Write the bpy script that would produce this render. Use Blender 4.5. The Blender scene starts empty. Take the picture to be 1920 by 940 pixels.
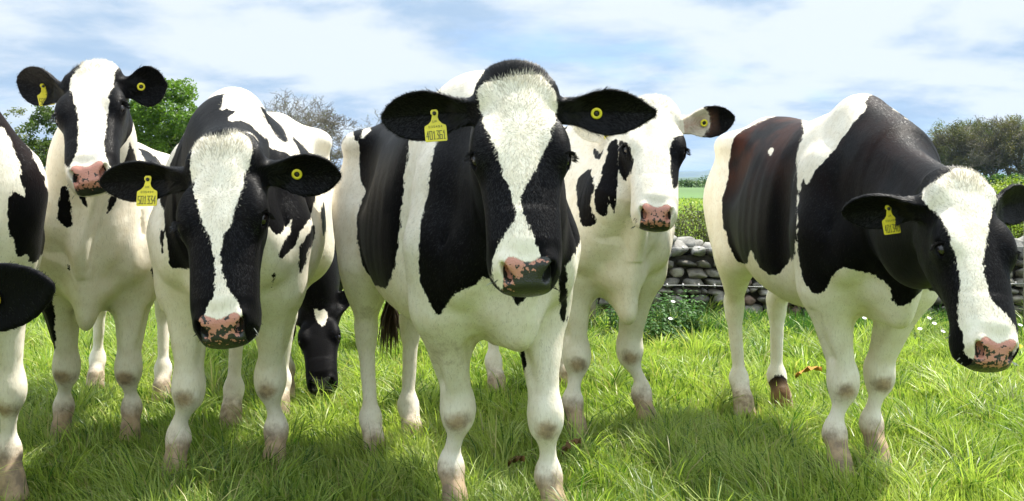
import bpy, math, random, os, time
import numpy as np
from mathutils import Vector
DEV = os.environ.get("DEVCOWS")
T0 = time.time()
random.seed(4)
rng = np.random.default_rng(11)
R = math.radians
scene = bpy.context.scene
COL = scene.collection

# ------------------------------------------------------------------ camera
F, HZ, CH = 2000.0, 338.0, 1.06            # focal length and horizon row in photo pixels, eye height
cam_d = bpy.data.cameras.new("camera"); cam = bpy.data.objects.new("camera", cam_d); COL.objects.link(cam)
cam.location = (0, 0, CH); cam.rotation_euler = (math.pi/2, 0, 0)
cam_d.sensor_width = 36.0; cam_d.sensor_fit = 'HORIZONTAL'
cam_d.lens = 36.0*F/1920.0; cam_d.shift_y = -(470-HZ)/1920.0
cam_d.clip_start = 0.05; cam_d.clip_end = 30000
scene.camera = cam

# ------------------------------------------------------------------ sky and sun
SUN = np.array([0.38, 0.34, 0.86]); SUN = SUN/np.linalg.norm(SUN)
sun_el = math.asin(SUN[2]); sun_az = math.atan2(SUN[0], SUN[1])
world = bpy.data.worlds.new("World"); scene.world = world; world.use_nodes = True
def NT(tree): tree.nodes.clear(); return tree.nodes, tree.links
n, l = NT(world.node_tree)
def nd(n, t, **kw):
    x = n.new(t)
    for k, v in kw.items():
        if k.startswith('i_'):
            key = k[2:]; key = int(key) if key.isdigit() else key.replace('_', ' ')
            x.inputs[key].default_value = v
        else: setattr(x, k, v)
    return x
out = nd(n, 'ShaderNodeOutputWorld')
sky = nd(n, 'ShaderNodeTexSky', sky_type='NISHITA', sun_disc=False, sun_elevation=sun_el, sun_rotation=sun_az,
         air_density=1.0, dust_density=0.6, ozone_density=1.5)
tc = nd(n, 'ShaderNodeTexCoord')
sep = nd(n, 'ShaderNodeSeparateXYZ'); l.new(tc.outputs['Generated'], sep.inputs[0])
def mth(n, l, op, a, b=None, clamp=False):
    m = n.new('ShaderNodeMath'); m.operation = op; m.use_clamp = clamp
    for i, v in enumerate((a, b)):
        if v is None: continue
        if isinstance(v, (int, float)): m.inputs[i].default_value = v
        else: l.new(v, m.inputs[i])
    return m.outputs[0]
# cloud layer seen from below: direction projected on a plane overhead, flattened towards the horizon
zz = mth(n, l, 'ADD', mth(n, l, 'MAXIMUM', sep.outputs[2], 0.0), 0.20)
cx = mth(n, l, 'DIVIDE', sep.outputs[0], zz); cy = mth(n, l, 'DIVIDE', sep.outputs[1], zz)
cmb = nd(n, 'ShaderNodeCombineXYZ'); l.new(cx, cmb.inputs[0]); l.new(cy, cmb.inputs[1]); cmb.inputs[2].default_value = 3.3
nz1 = nd(n, 'ShaderNodeTexNoise', i_Scale=0.85, i_Detail=8.0, i_Roughness=0.60, i_Distortion=0.25); l.new(cmb.outputs[0], nz1.inputs['Vector'])
nz2 = nd(n, 'ShaderNodeTexNoise', i_Scale=1.5, i_Detail=7.0, i_Roughness=0.56, i_Distortion=0.2); l.new(cmb.outputs[0], nz2.inputs['Vector'])
cover = nd(n, 'ShaderNodeMapRange'); cover.interpolation_type = 'SMOOTHSTEP'
for i, v in enumerate((0.24, 0.44)): cover.inputs[1+i].default_value = v
l.new(nz1.outputs[0], cover.inputs[0])
thick = nd(n, 'ShaderNodeMapRange'); thick.interpolation_type = 'SMOOTHSTEP'
for i, v in enumerate((0.46, 0.66)): thick.inputs[1+i].default_value = v
l.new(nz2.outputs[0], thick.inputs[0])
ccol = nd(n, 'ShaderNodeMix', data_type='RGBA'); l.new(thick.outputs[0], ccol.inputs[0])
ccol.inputs[6].default_value = (4.1, 4.45, 4.7, 1); ccol.inputs[7].default_value = (2.2, 2.95, 3.85, 1)
cov2 = mth(n, l, 'MULTIPLY', cover.outputs[0], 0.97)
skyb = nd(n, 'ShaderNodeMix', data_type='RGBA', blend_type='MULTIPLY'); skyb.inputs[0].default_value = 1.0
l.new(sky.outputs[0], skyb.inputs[6]); skyb.inputs[7].default_value = (0.55, 0.64, 0.84, 1)
mixc = nd(n, 'ShaderNodeMix', data_type='RGBA'); l.new(cov2, mixc.inputs[0])
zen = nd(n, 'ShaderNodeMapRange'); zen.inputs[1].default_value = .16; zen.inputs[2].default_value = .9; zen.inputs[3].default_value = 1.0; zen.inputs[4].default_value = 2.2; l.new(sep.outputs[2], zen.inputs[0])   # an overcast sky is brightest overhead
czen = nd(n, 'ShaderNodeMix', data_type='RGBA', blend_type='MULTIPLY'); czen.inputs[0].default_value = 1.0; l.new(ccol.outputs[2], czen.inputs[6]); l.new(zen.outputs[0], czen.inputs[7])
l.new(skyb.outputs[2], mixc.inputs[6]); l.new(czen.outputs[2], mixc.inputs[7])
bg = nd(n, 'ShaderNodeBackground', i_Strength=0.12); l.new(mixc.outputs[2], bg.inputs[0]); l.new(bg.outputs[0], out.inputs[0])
sun_d = bpy.data.lights.new("sun", 'SUN'); sun_d.energy = 4.9; sun_d.angle = R(0.55); sun_d.color = (1.0, 0.95, 0.86)
sun = bpy.data.objects.new("sun", sun_d); COL.objects.link(sun)
sun.rotation_euler = Vector(SUN).to_track_quat('Z', 'Y').to_euler(); sun.location = (6, 6, 14)
scene.view_settings.view_transform = 'Standard'; scene.view_settings.look = 'None'
scene.view_settings.exposure = 0.88; scene.view_settings.gamma = 1.0; scene.view_settings.use_curve_mapping = False
scene.cycles.use_denoising = True
try: scene.cycles.denoiser = 'OPENIMAGEDENOISE'
except Exception: pass
scene.cycles.max_bounces = 8; scene.cycles.transparent_max_bounces = 12
scene.cycles.sample_clamp_indirect = 6.0

# ------------------------------------------------------------------ helpers
def P(px, py, Y):
    return np.array([(px-960.0)/F*Y, Y, CH-(py-HZ)/F*Y])
def G(px, Y): return np.array([(px-960.0)/F*Y, Y, 0.0])
def unit(v): v = np.asarray(v, float); return v/max(1e-9, np.linalg.norm(v))
def tag(o, label=None, cat=None, group=None, kind=None):
    if label: o['label'] = label
    if cat: o['category'] = cat
    if group: o['group'] = group
    if kind: o['kind'] = kind
    return o
def empty(name, loc=(0, 0, 0)):
    o = bpy.data.objects.new(name, None); COL.objects.link(o); o.location = loc; o.empty_display_size = 0.2
    return o
def mesh_obj(name, verts, faces, mats, parent=None, smooth=True, origin=None, fmat=None, attrs=None):
    """verts (n,3); faces: an (m,k) int array, or a list of such arrays / of tuples. One mesh object."""
    verts = np.asarray(verts, np.float32).reshape(-1, 3)
    if origin is not None: verts = verts - np.asarray(origin, np.float32)
    me = bpy.data.meshes.new(name)
    if isinstance(faces, np.ndarray): faces = [faces]
    if len(faces) and not isinstance(faces[0], np.ndarray):
        me.from_pydata(verts.tolist(), [], [tuple(int(i) for i in f) for f in faces])
        nf = len(faces)
    else:
        faces = [f for f in faces if len(f)]
        loops = np.concatenate([f.ravel() for f in faces]).astype(np.int32)
        tot = np.concatenate([np.full(len(f), f.shape[1], np.int32) for f in faces])
        st = np.concatenate([[0], np.cumsum(tot)[:-1]]).astype(np.int32)
        nf = len(tot)
        me.vertices.add(len(verts)); me.vertices.foreach_set('co', verts.ravel())
        me.loops.add(len(loops)); me.loops.foreach_set('vertex_index', loops)
        me.polygons.add(nf); me.polygons.foreach_set('loop_start', st); me.polygons.foreach_set('loop_total', tot)
    if fmat is not None: me.polygons.foreach_set('material_index', np.asarray(fmat, np.int32))
    me.polygons.foreach_set('use_smooth', np.full(nf, smooth, bool))
    for k, a in (attrs or {}).items():
        a = np.asarray(a, np.float32)
        if a.ndim == 1:
            at = me.attributes.new(k, 'FLOAT', 'POINT'); at.data.foreach_set('value', a)
        else:
            at = me.attributes.new(k, 'FLOAT_COLOR', 'POINT'); at.data.foreach_set('color', np.concatenate([a, np.ones((len(a), 1), np.float32)], 1).ravel())
    me.update(calc_edges=True); me.validate()
    for m in (mats if isinstance(mats, (list, tuple)) else [mats]): me.materials.append(m)
    o = bpy.data.objects.new(name, me); COL.objects.link(o)
    if parent is not None: o.parent = parent
    if origin is not None: o.location = tuple(float(c) for c in origin)
    return o
class MB:
    """collects simple shapes into one mesh"""
    def __init__(s): s.v = []; s.f = []; s.n = 0
    def add(s, v, f):
        v = np.asarray(v, float).reshape(-1, 3)
        s.v.append(v); s.f += [tuple(int(i)+s.n for i in q) for q in f]; s.n += len(v)
    def tube(s, pts, rad, seg=8, cap=True):
        pts = [np.asarray(p, float) for p in pts]; m = len(pts)
        rad = [rad]*m if isinstance(rad, (int, float)) else rad
        vs = []
        t0 = unit(pts[1]-pts[0]); up = np.array([0, 0, 1.0]) if abs(t0[2]) < .9 else np.array([1.0, 0, 0])
        u = unit(np.cross(up, t0))
        for i in range(m):
            t = unit(pts[min(i+1, m-1)]-pts[max(i-1, 0)])
            u = unit(u-np.dot(u, t)*t); w = np.cross(t, u)
            for k in range(seg):
                a = 2*math.pi*k/seg; vs.append(pts[i]+rad[i]*(math.cos(a)*u+math.sin(a)*w))
        fs = [(i*seg+k, i*seg+(k+1) % seg, (i+1)*seg+(k+1) % seg, (i+1)*seg+k) for i in range(m-1) for k in range(seg)]
        if cap: fs += [tuple(range(seg-1, -1, -1)), tuple((m-1)*seg+k for k in range(seg))]
        s.add(vs, fs)
    def build(s, name, mat, parent=None, smooth=True, origin=None):
        return mesh_obj(name, np.concatenate(s.v), s.f, mat, parent, smooth, origin)
def material(name):
    m = bpy.data.materials.new(name); m.use_nodes = True
    n, l = NT(m.node_tree); o = n.new('ShaderNodeOutputMaterial')
    return m, n, l, o
def plain(name, col, rough=0.6, noise=0.0, scale=20.0, spec=0.5, bump=0.0, metal=0.0):
    m, n, l, o = material(name)
    b = nd(n, 'ShaderNodeBsdfPrincipled'); b.inputs['Base Color'].default_value = (*col, 1); b.inputs['Roughness'].default_value = rough
    b.inputs['Specular IOR Level'].default_value = spec; b.inputs['Metallic'].default_value = metal
    if noise or bump:
        t = nd(n, 'ShaderNodeTexCoord'); z = nd(n, 'ShaderNodeTexNoise', i_Scale=scale, i_Detail=5.0); l.new(t.outputs['Object'], z.inputs['Vector'])
    if noise:
        r = nd(n, 'ShaderNodeMapRange'); r.inputs[1].default_value = .3; r.inputs[2].default_value = .7; r.inputs[3].default_value = 1-noise; r.inputs[4].default_value = 1+noise
        l.new(z.outputs[0], r.inputs[0])
        x = nd(n, 'ShaderNodeMix', data_type='RGBA', blend_type='MULTIPLY'); x.inputs[0].default_value = 1; x.inputs[6].default_value = (*col, 1)
        l.new(r.outputs[0], x.inputs[7]); l.new(x.outputs[2], b.inputs['Base Color'])
    if bump:
        q = nd(n, 'ShaderNodeBump', i_Strength=bump, i_Distance=0.01); l.new(z.outputs[0], q.inputs['Height']); l.new(q.outputs[0], b.inputs['Normal'])
    l.new(b.outputs[0], o.inputs[0]); return m
def leafy(name, attr=True, trans=0.45, rough=0.5, col=(0.07, 0.13, 0.02), spec=0.3, tmul=(1.25, 1.3, 0.7)):
    """thin leaf or blade: diffuse with light coming through; colour from the per-leaf attribute"""
    m, n, l, o = material(name)
    b = nd(n, 'ShaderNodeBsdfPrincipled'); b.inputs['Roughness'].default_value = rough; b.inputs['Specular IOR Level'].default_value = spec
    t = nd(n, 'ShaderNodeBsdfTranslucent'); mx = nd(n, 'ShaderNodeMixShader', i_0=trans)
    if attr:
        a = nd(n, 'ShaderNodeAttribute', attribute_name='tint'); c = a.outputs['Color']
        k = nd(n, 'ShaderNodeMix', data_type='RGBA', blend_type='MULTIPLY'); k.inputs[0].default_value = 1.0; k.inputs[7].default_value = (*tmul, 1)
        l.new(c, k.inputs[6]); l.new(c, b.inputs['Base Color']); l.new(k.outputs[2], t.inputs[0])
    else:
        b.inputs['Base Color'].default_value = (*col, 1); t.inputs[0].default_value = (*[col[i]*tmul[i] for i in range(3)], 1)
    l.new(b.outputs[0], mx.inputs[1]); l.new(t.outputs[0], mx.inputs[2]); l.new(mx.outputs[0], o.inputs[0]); return m
# ------------------------------------------------------------------ cattle: a body is one implicit surface, meshed once
class Field:
    def __init__(s, lo, hi, fine_lo, fine_hi, hf, hc):
        s.ax = []
        for i in range(3):
            a = []; x = lo[i]
            while x < hi[i]:
                a.append(x)
                inside = fine_lo[i] <= x <= fine_hi[i]
                d = 0 if inside else min(abs(x-fine_lo[i]), abs(x-fine_hi[i]))
                x += hf if inside else min(hc, hf+0.25*d)
            s.ax.append(np.array(a, np.float32))
        s.D = np.full([len(a) for a in s.ax], 1.0, np.float32)
    def sub(s, lo, hi):
        sl = []
        for i in range(3):
            a = int(np.searchsorted(s.ax[i], lo[i])); b = int(np.searchsorted(s.ax[i], hi[i]))
            if b-a < 1: return None, None
            sl.append(slice(a, b))
        g = (s.ax[0][sl[0]][:, None, None], s.ax[1][sl[1]][None, :, None], s.ax[2][sl[2]][None, None, :])
        return tuple(sl), g
    def put(s, lo, hi, fn, k, op='add'):
        pad = k+0.03
        sl, g = s.sub(np.asarray(lo)-pad, np.asarray(hi)+pad)
        if sl is None: return
        d = fn(*g).astype(np.float32); D = s.D[sl]
        if op == 'add':
            h = np.maximum(k-np.abs(D-d), 0)/k; s.D[sl] = np.minimum(D, d)-h*h*k*0.25
        else:
            d = -d; h = np.maximum(k-np.abs(D-d), 0)/k; s.D[sl] = np.maximum(D, d)+h*h*k*0.25
    def cone(s, a, b, ra, rb, k=0.03, flat=None, op='add'):
        a = np.asarray(a, np.float32); b = np.asarray(b, np.float32); ba = b-a; L2 = float(ba@ba)+1e-9; m = max(ra, rb)
        def fn(X, Y, Z):
            x = X-a[0]; y = Y-a[1]; z = Z-a[2]
            t = np.clip((x*ba[0]+y*ba[1]+z*ba[2])/L2, 0, 1)
            x = x-t*ba[0]; y = y-t*ba[1]; z = z-t*ba[2]
            r = ra+(rb-ra)*t
            if flat is not None:
                u, f = flat; q = (x*u[0]+y*u[1]+z*u[2])*(1/f-1)
                x = x+q*u[0]; y = y+q*u[1]; z = z+q*u[2]
            return (np.sqrt(x*x+y*y+z*z)-r)*(1 if flat is None else min(1, flat[1]))
        s.put(np.minimum(a, b)-m, np.maximum(a, b)+m, fn, k, op)
    def ell(s, c, A, r, k=0.03, op='add'):
        """A: rows are the axes, r: three radii"""
        c = np.asarray(c, np.float32); A = np.asarray(A, np.float32); r = np.asarray(r, np.float32)
        ext = np.sqrt(((A*r[:, None])**2).sum(0))
        def fn(X, Y, Z):
            x = X-c[0]; y = Y-c[1]; z = Z-c[2]; k0 = 0; k1 = 0
            for i in range(3):
                q = x*A[i, 0]+y*A[i, 1]+z*A[i, 2]
                k0 = k0+(q/r[i])**2; k1 = k1+(q/r[i]**2)**2
            k0 = np.sqrt(k0); return k0*(k0-1)/(np.sqrt(k1)+1e-6)
        s.put(c-ext, c+ext, fn, k, op)
    def loft(s, O, A, t, w, zt, zb, nexp=2.3, k=0.03, cap=0.04, egg=0.0):
        """cross sections along A[0]: half width w across A[1], top and bottom along A[2]"""
        O = np.asarray(O, np.float32); A = np.asarray(A, np.float32); t = np.asarray(t, float)
        tt = np.linspace(t[0], t[-1], 160)
        def sm(v):
            v = np.interp(tt, t, v); p = np.pad(v, 12, mode='reflect', reflect_type='odd'); g = np.exp(-np.linspace(-2, 2, 17)**2); g /= g.sum()
            return np.convolve(p, g, 'same')[12:-12]
        w, zt, zb = sm(w), sm(zt), sm(zb)
        cs = []
        for tv, wv, a, b in zip(tt[::8], w[::8], zt[::8], zb[::8]):
            for sy in (-1, 1):
                for zv in (a, b): cs.append(O+tv*A[0]+sy*wv*A[1]+zv*A[2])
        cs = np.array(cs)
        def fn(X, Y, Z):
            x = X-O[0]; y = Y-O[1]; z = Z-O[2]
            q = [x*A[i, 0]+y*A[i, 1]+z*A[i, 2] for i in range(3)]
            tc = np.clip(q[0], t[0], t[-1]); f = (tc-t[0])/(t[-1]-t[0])*159
            W = np.interp(f, np.arange(160), w).astype(np.float32); T = np.interp(f, np.arange(160), zt).astype(np.float32); B = np.interp(f, np.arange(160), zb).astype(np.float32)
            H = (T-B)*0.5; zn = (q[2]-(T+B)*0.5)/H
            if egg: W = W*(1-egg*np.clip(zn, -1, 1))
            rho = (np.abs(q[1]/W)**nexp+np.abs(zn)**nexp+(np.abs(q[0]-tc)/cap)**nexp)**(1/nexp)
            return (rho-1)*np.minimum(W, H)
        s.put(cs.min(0)-cap, cs.max(0)+cap, fn, k)
    def ear(s, base, e1, e3, L, W, k=0.018, cup=0.5, th=0.0055, pt=0.0):
        e1 = unit(e1); e3 = unit(np.asarray(e3)-np.dot(e3, e1)*e1); e2 = np.cross(e3, e1)
        tt = np.linspace(0, 1, 60)
        prof = np.interp(tt, [0, .1, .22, .38, .55, .70, .84, .94, 1], [.34, .38, .54, .84, 1.0, .98-.10*pt, .82-.22*pt, .52-.22*pt, .14])*W*.5
        A = np.array([e1, e2, e3]); base = np.asarray(base)
        def fn(X, Y, Z):
            x = X-base[0]; y = Y-base[1]; z = Z-base[2]
            q = [(x*A[i, 0]+y*A[i, 1]+z*A[i, 2]).astype(np.float32) for i in range(3)]
            t = np.clip(q[0]/L, 0, 1); w = np.interp(t, tt, prof).astype(np.float32)
            v = q[1]/w
            cc = cup*(1.25-t*0.9)
            zc = cc*w*np.minimum(v*v, 1.6)-cc*w*0.45
            over = np.maximum(np.abs(q[0]/L-0.5)-0.5, 0)*L
            dz = np.abs(q[2]-zc)/(1+0.8*cc*np.minimum(np.abs(v), 1.2))-(th+0.012*np.clip(1-t*4, 0, 1))
            dy = np.abs(q[1])-w
            return np.sqrt(np.maximum(dz, 0)**2+np.maximum(dy, 0)**2+over**2)+np.minimum(np.maximum(dz, dy*.4), 0)-0.002
        c0 = base; c1 = base+L*e1; m = W*.75
        s.put(np.minimum(c0, c1)-m, np.maximum(c0, c1)+m, fn, k)
        return A
    def mesh(s, smooth=2):
        D = s.D; I = D < 0
        c = [I[a:I.shape[0]-1+a, b:I.shape[1]-1+b, e:I.shape[2]-1+e] for a in (0, 1) for b in (0, 1) for e in (0, 1)]
        al = c[0].copy(); an = c[0].copy()
        for q in c[1:]: al &= q; an |= q
        act = an & ~al; idx = np.argwhere(act); nv = len(idx)
        cid = np.full(act.shape, -1, np.int32); cid[act] = np.arange(nv)
        pos = np.zeros((nv, 3)); cnt = np.zeros(nv); X = s.ax
        i, j, k = idx.T
        def cr(o): return D[i+o[0], j+o[1], k+o[2]].astype(float), np.stack([X[0][i+o[0]], X[1][j+o[1]], X[2][k+o[2]]], 1).astype(float)
        C = {(a, b, e): cr((a, b, e)) for a in (0, 1) for b in (0, 1) for e in (0, 1)}
        for o in C:
            for ax in range(3):
                if o[ax]: continue
                p = list(o); p[ax] = 1; p = tuple(p)
                d0, x0 = C[o]; d1, x1 = C[p]; m = (d0 < 0) != (d1 < 0)
                t = np.where(m, d0/np.where(m, d0-d1, 1), 0)[:, None]
                pos += np.where(m[:, None], x0+t*(x1-x0), 0); cnt += m
        pos /= cnt[:, None]
        fs = []
        for ax in range(3):
            a, b = [(1, 2), (2, 0), (0, 1)][ax]
            sl0 = [slice(None)]*3; sl1 = [slice(None)]*3
            sl0[ax] = slice(0, -1); sl1[ax] = slice(1, None)
            for w in (a, b): sl0[w] = slice(1, -1); sl1[w] = slice(1, -1)
            s0 = I[tuple(sl0)]; s1 = I[tuple(sl1)]
            for inv in (0, 1):
                e = np.argwhere((s0 & ~s1) if not inv else (~s0 & s1))
                e[:, a] += 1; e[:, b] += 1
                def q(da, db):
                    t = e.copy(); t[:, a] -= da; t[:, b] -= db; return cid[t[:, 0], t[:, 1], t[:, 2]]
                f = np.stack([q(1, 1), q(0, 1), q(0, 0), q(1, 0)], 1)
                if inv: f = f[:, ::-1]
                fs.append(f)
        f = np.concatenate(fs); f = f[(f >= 0).all(1)]
        e = np.concatenate([f[:, [0, 1]], f[:, [1, 2]], f[:, [2, 3]], f[:, [3, 0]]])
        for it in range(smooth):
            acc = np.zeros_like(pos)
            for c_ in range(3): acc[:, c_] = np.bincount(e[:, 0], pos[e[:, 1], c_], nv)+np.bincount(e[:, 1], pos[e[:, 0], c_], nv)
            dg = np.bincount(e[:, 0], minlength=nv)+np.bincount(e[:, 1], minlength=nv)
            pos = pos*0.35+0.65*acc/np.maximum(dg, 1)[:, None]
        return pos, f

def sd_poly(p, poly):
    """signed distance to a polygon, positive inside"""
    poly = np.asarray(poly, float); d = np.full(len(p), 1e9); ins = np.zeros(len(p), bool)
    for i in range(len(poly)):
        a = poly[i]; b = poly[(i+1) % len(poly)]; e = b-a; w = p-a
        t = np.clip((w@e)/(e@e+1e-12), 0, 1); q = w-t[:, None]*e; d = np.minimum(d, (q*q).sum(1))
        c = ((a[1] > p[:, 1]) != (b[1] > p[:, 1])) & (p[:, 0] < (b[0]-a[0])*(p[:, 1]-a[1])/((b[1]-a[1]) if b[1] != a[1] else 1e-9)+a[0])
        ins ^= c
    d = np.sqrt(d); return np.where(ins, d, -d)
def softpoly(poly, n=2):
    poly = np.asarray(poly, float)
    for _ in range(n):
        nx = np.roll(poly, -1, 0); poly = np.stack([poly*.8+nx*.2, poly*.2+nx*.8], 1).reshape(-1, 2)
    return poly

def coat_material():
    """black and white hide: the patch map is a signed distance carried by the mesh, its edge broken up by hair noise"""
    m, n, l, o = material("cow_hide")
    tc = nd(n, 'ShaderNodeTexCoord'); A = lambda k: nd(n, 'ShaderNodeAttribute', attribute_name=k).outputs['Fac']
    mp = nd(n, 'ShaderNodeMapping'); mp.inputs['Scale'].default_value = (1, 1, 0.22); l.new(tc.outputs['Object'], mp.inputs[0])
    hair = nd(n, 'ShaderNodeTexNoise', i_Scale=210.0, i_Detail=3.0, i_Roughness=0.6, i_Distortion=0.6); l.new(mp.outputs[0], hair.inputs['Vector'])
    big = nd(n, 'ShaderNodeTexNoise', i_Scale=22.0, i_Detail=4.0, i_Roughness=0.6); l.new(tc.outputs['Object'], big.inputs['Vector'])
    low = nd(n, 'ShaderNodeTexNoise', i_Scale=5.0, i_Detail=4.0); l.new(tc.outputs['Object'], low.inputs['Vector'])
    M = lambda op, a, b=None, c=False: mth(n, l, op, a, b, c)
    w = M('ADD', A('white'), M('MULTIPLY', M('SUBTRACT', hair.outputs[0], .5), .016))
    w = M('ADD', w, M('MULTIPLY', M('SUBTRACT', big.outputs[0], .5), .034))
    def step(v, a, b):
        r = nd(n, 'ShaderNodeMapRange'); r.interpolation_type = 'SMOOTHSTEP'; r.inputs[1].default_value = a; r.inputs[2].default_value = b; l.new(v, r.inputs[0]); return r.outputs[0]
    def mix(f, a, b):
        x = nd(n, 'ShaderNodeMix', data_type='RGBA')
        for s_, v in ((0, f), (6, a), (7, b)):
            if isinstance(v, tuple): x.inputs[s_].default_value = (*v, 1)
            elif isinstance(v, float): x.inputs[s_].default_value = v
            else: l.new(v, x.inputs[s_])
        return x.outputs[2]
    wf = step(w, -.0015, .0015)
    black = mix(M('MULTIPLY', A('brown'), step(low.outputs[0], .35, .65)), (0.0030, 0.0028, 0.0034), (0.066, 0.020, 0.010))
    white = mix(step(big.outputs[0], .3, .75), (0.84, 0.79, 0.68), (0.76, 0.69, 0.56))
    white = mix(M('MULTIPLY', step(hair.outputs[0], .50, .72), .40), white, (0.52, 0.47, 0.37))
    c = mix(wf, black, white)
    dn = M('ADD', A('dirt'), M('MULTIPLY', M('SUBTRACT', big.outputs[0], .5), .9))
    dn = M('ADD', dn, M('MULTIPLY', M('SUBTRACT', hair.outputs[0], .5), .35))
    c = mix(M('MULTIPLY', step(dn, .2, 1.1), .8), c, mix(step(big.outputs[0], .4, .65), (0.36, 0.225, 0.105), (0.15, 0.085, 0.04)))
    # bare nose skin: pink with dark speckles, or dark with pink speckles, as the 'mott' value says; it also carries the shade painted into the nostrils
    vor = nd(n, 'ShaderNodeTexNoise', i_Scale=85.0, i_Detail=2.5, i_Roughness=0.55); l.new(tc.outputs['Object'], vor.inputs['Vector'])
    mt = M('ADD', A('nose_dark'), M('MULTIPLY', M('SUBTRACT', vor.outputs[0], .5), 2.1))
    skin = mix(step(mt, .44, .54), (0.52, 0.235, 0.175), (0.022, 0.024, 0.02))
    pk = step(M('ADD', A('pink'), M('MULTIPLY', M('SUBTRACT', hair.outputs[0], .5), .6)), .35, .65)
    c = mix(pk, c, skin)
    inn = A('inner'); c = mix(M('MULTIPLY', inn, .8), c, (0.33, 0.17, 0.12))
    b = nd(n, 'ShaderNodeBsdfPrincipled'); l.new(c, b.inputs['Base Color'])
    rg = nd(n, 'ShaderNodeMapRange'); l.new(pk, rg.inputs[0]); rg.inputs[3].default_value = .52; rg.inputs[4].default_value = .27
    l.new(rg.outputs[0], b.inputs['Roughness'])
    rs = nd(n, 'ShaderNodeMapRange'); l.new(pk, rs.inputs[0]); rs.inputs[3].default_value = .05; rs.inputs[4].default_value = .5; l.new(rs.outputs[0], b.inputs['Specular IOR Level'])
    b.inputs['Sheen Weight'].default_value = .025; b.inputs['Sheen Roughness'].default_value = .45
    fine = nd(n, 'ShaderNodeTexVoronoi', i_Scale=260.0); l.new(tc.outputs['Object'], fine.inputs['Vector'])
    hsum = mix(pk, hair.outputs[0], fine.outputs['Distance'])
    mid_ = nd(n, 'ShaderNodeTexNoise', i_Scale=9.0, i_Detail=2.0, i_Distortion=.5); l.new(tc.outputs['Object'], mid_.inputs['Vector'])
    hh = M('ADD', M('ADD', hsum, M('MULTIPLY', big.outputs[0], .8)), M('MULTIPLY', mid_.outputs[0], 2.6))
    bp = nd(n, 'ShaderNodeBump', i_Strength=.36, i_Distance=.004); l.new(mix(M('MULTIPLY', pk, .45), hh, (1.0, 1.0, 1.0)), bp.inputs['Height']); l.new(bp.outputs[0], b.inputs['Normal'])
    l.new(b.outputs[0], o.inputs[0]); return m
HIDE = coat_material()
def hair_material():
    m, n, l, o = material("cow_hair")
    a = nd(n, 'ShaderNodeAttribute', attribute_name='tint')
    b = nd(n, 'ShaderNodeBsdfPrincipled'); l.new(a.outputs['Color'], b.inputs['Base Color']); b.inputs['Roughness'].default_value = .45
    b.inputs['Specular IOR Level'].default_value = .35
    t = nd(n, 'ShaderNodeBsdfTranslucent'); l.new(a.outputs['Color'], t.inputs[0]); x = nd(n, 'ShaderNodeMixShader', i_0=.3)
    l.new(b.outputs[0], x.inputs[1]); l.new(t.outputs[0], x.inputs[2]); l.new(x.outputs[0], o.inputs[0]); return m
HAIR = hair_material()
EYE = plain("eye_ball", (0.009, 0.006, 0.005), .05, spec=.7)
LASH = plain("eye_lash", (0.008, 0.007, 0.006), .5)
TAGY = plain("tag_plastic", (0.72, 0.62, 0.03), .42, noise=.12, scale=60, bump=.1)
TAGT = plain("tag_print", (0.05, 0.05, 0.02), .6)
TAGB = plain("tag_stud", (0.02, 0.02, 0.018), .35)

BODY_T = [0, .05, .13, .25, .40, .55, .70, .80, .90, 1.0]
def normals_of(V, Fq):
    a = V[Fq[:, 2]]-V[Fq[:, 0]]; b = V[Fq[:, 3]]-V[Fq[:, 1]]; nn = np.cross(a, b); N = np.zeros_like(V)
    for c in range(3):
        for k in range(4): N[:, c] += np.bincount(Fq[:, k], nn[:, c], len(V))
    return N/np.maximum(np.linalg.norm(N, axis=1), 1e-12)[:, None]

def text_strokes(s):
    """seven-segment-like strokes for digits and a few letters, unit cell 0..1 wide, 0..1 high"""
    seg = {'a': ((0, 1), (1, 1)), 'b': ((1, 1), (1, .5)), 'c': ((1, .5), (1, 0)), 'd': ((0, 0), (1, 0)), 'e': ((0, .5), (0, 0)), 'f': ((0, 1), (0, .5)), 'g': ((0, .5), (1, .5)),
           'i': ((.5, 1), (.5, 0)), 'j': ((.5, 1), (.2, .75)), 'k': ((1, 1), (0, .45)), 'm': ((.2, .55), (1, 0)), 'n': ((.8, 1), (0, .35)), 'o': ((0, .35), (1, .35)), 'p': ((.75, 1), (.75, 0)), 'q': ((.25, 0), (.8, 0)), 'r': ((1, 1), (.45, .55)), 's': ((.45, .55), (1, .4))}
    dig = {'0': 'abcdef', '1': 'ijq', '2': 'abged', '3': 'arscd', '4': 'nop', '5': 'afgcd', '6': 'afgcde', '7': 'abc', '8': 'abcdefg', '9': 'abcdfg', 'U': 'bcdef', 'K': 'efkm', ' ': ''}
    return [[seg[q] for q in dig[c]] for c in s]

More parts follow.
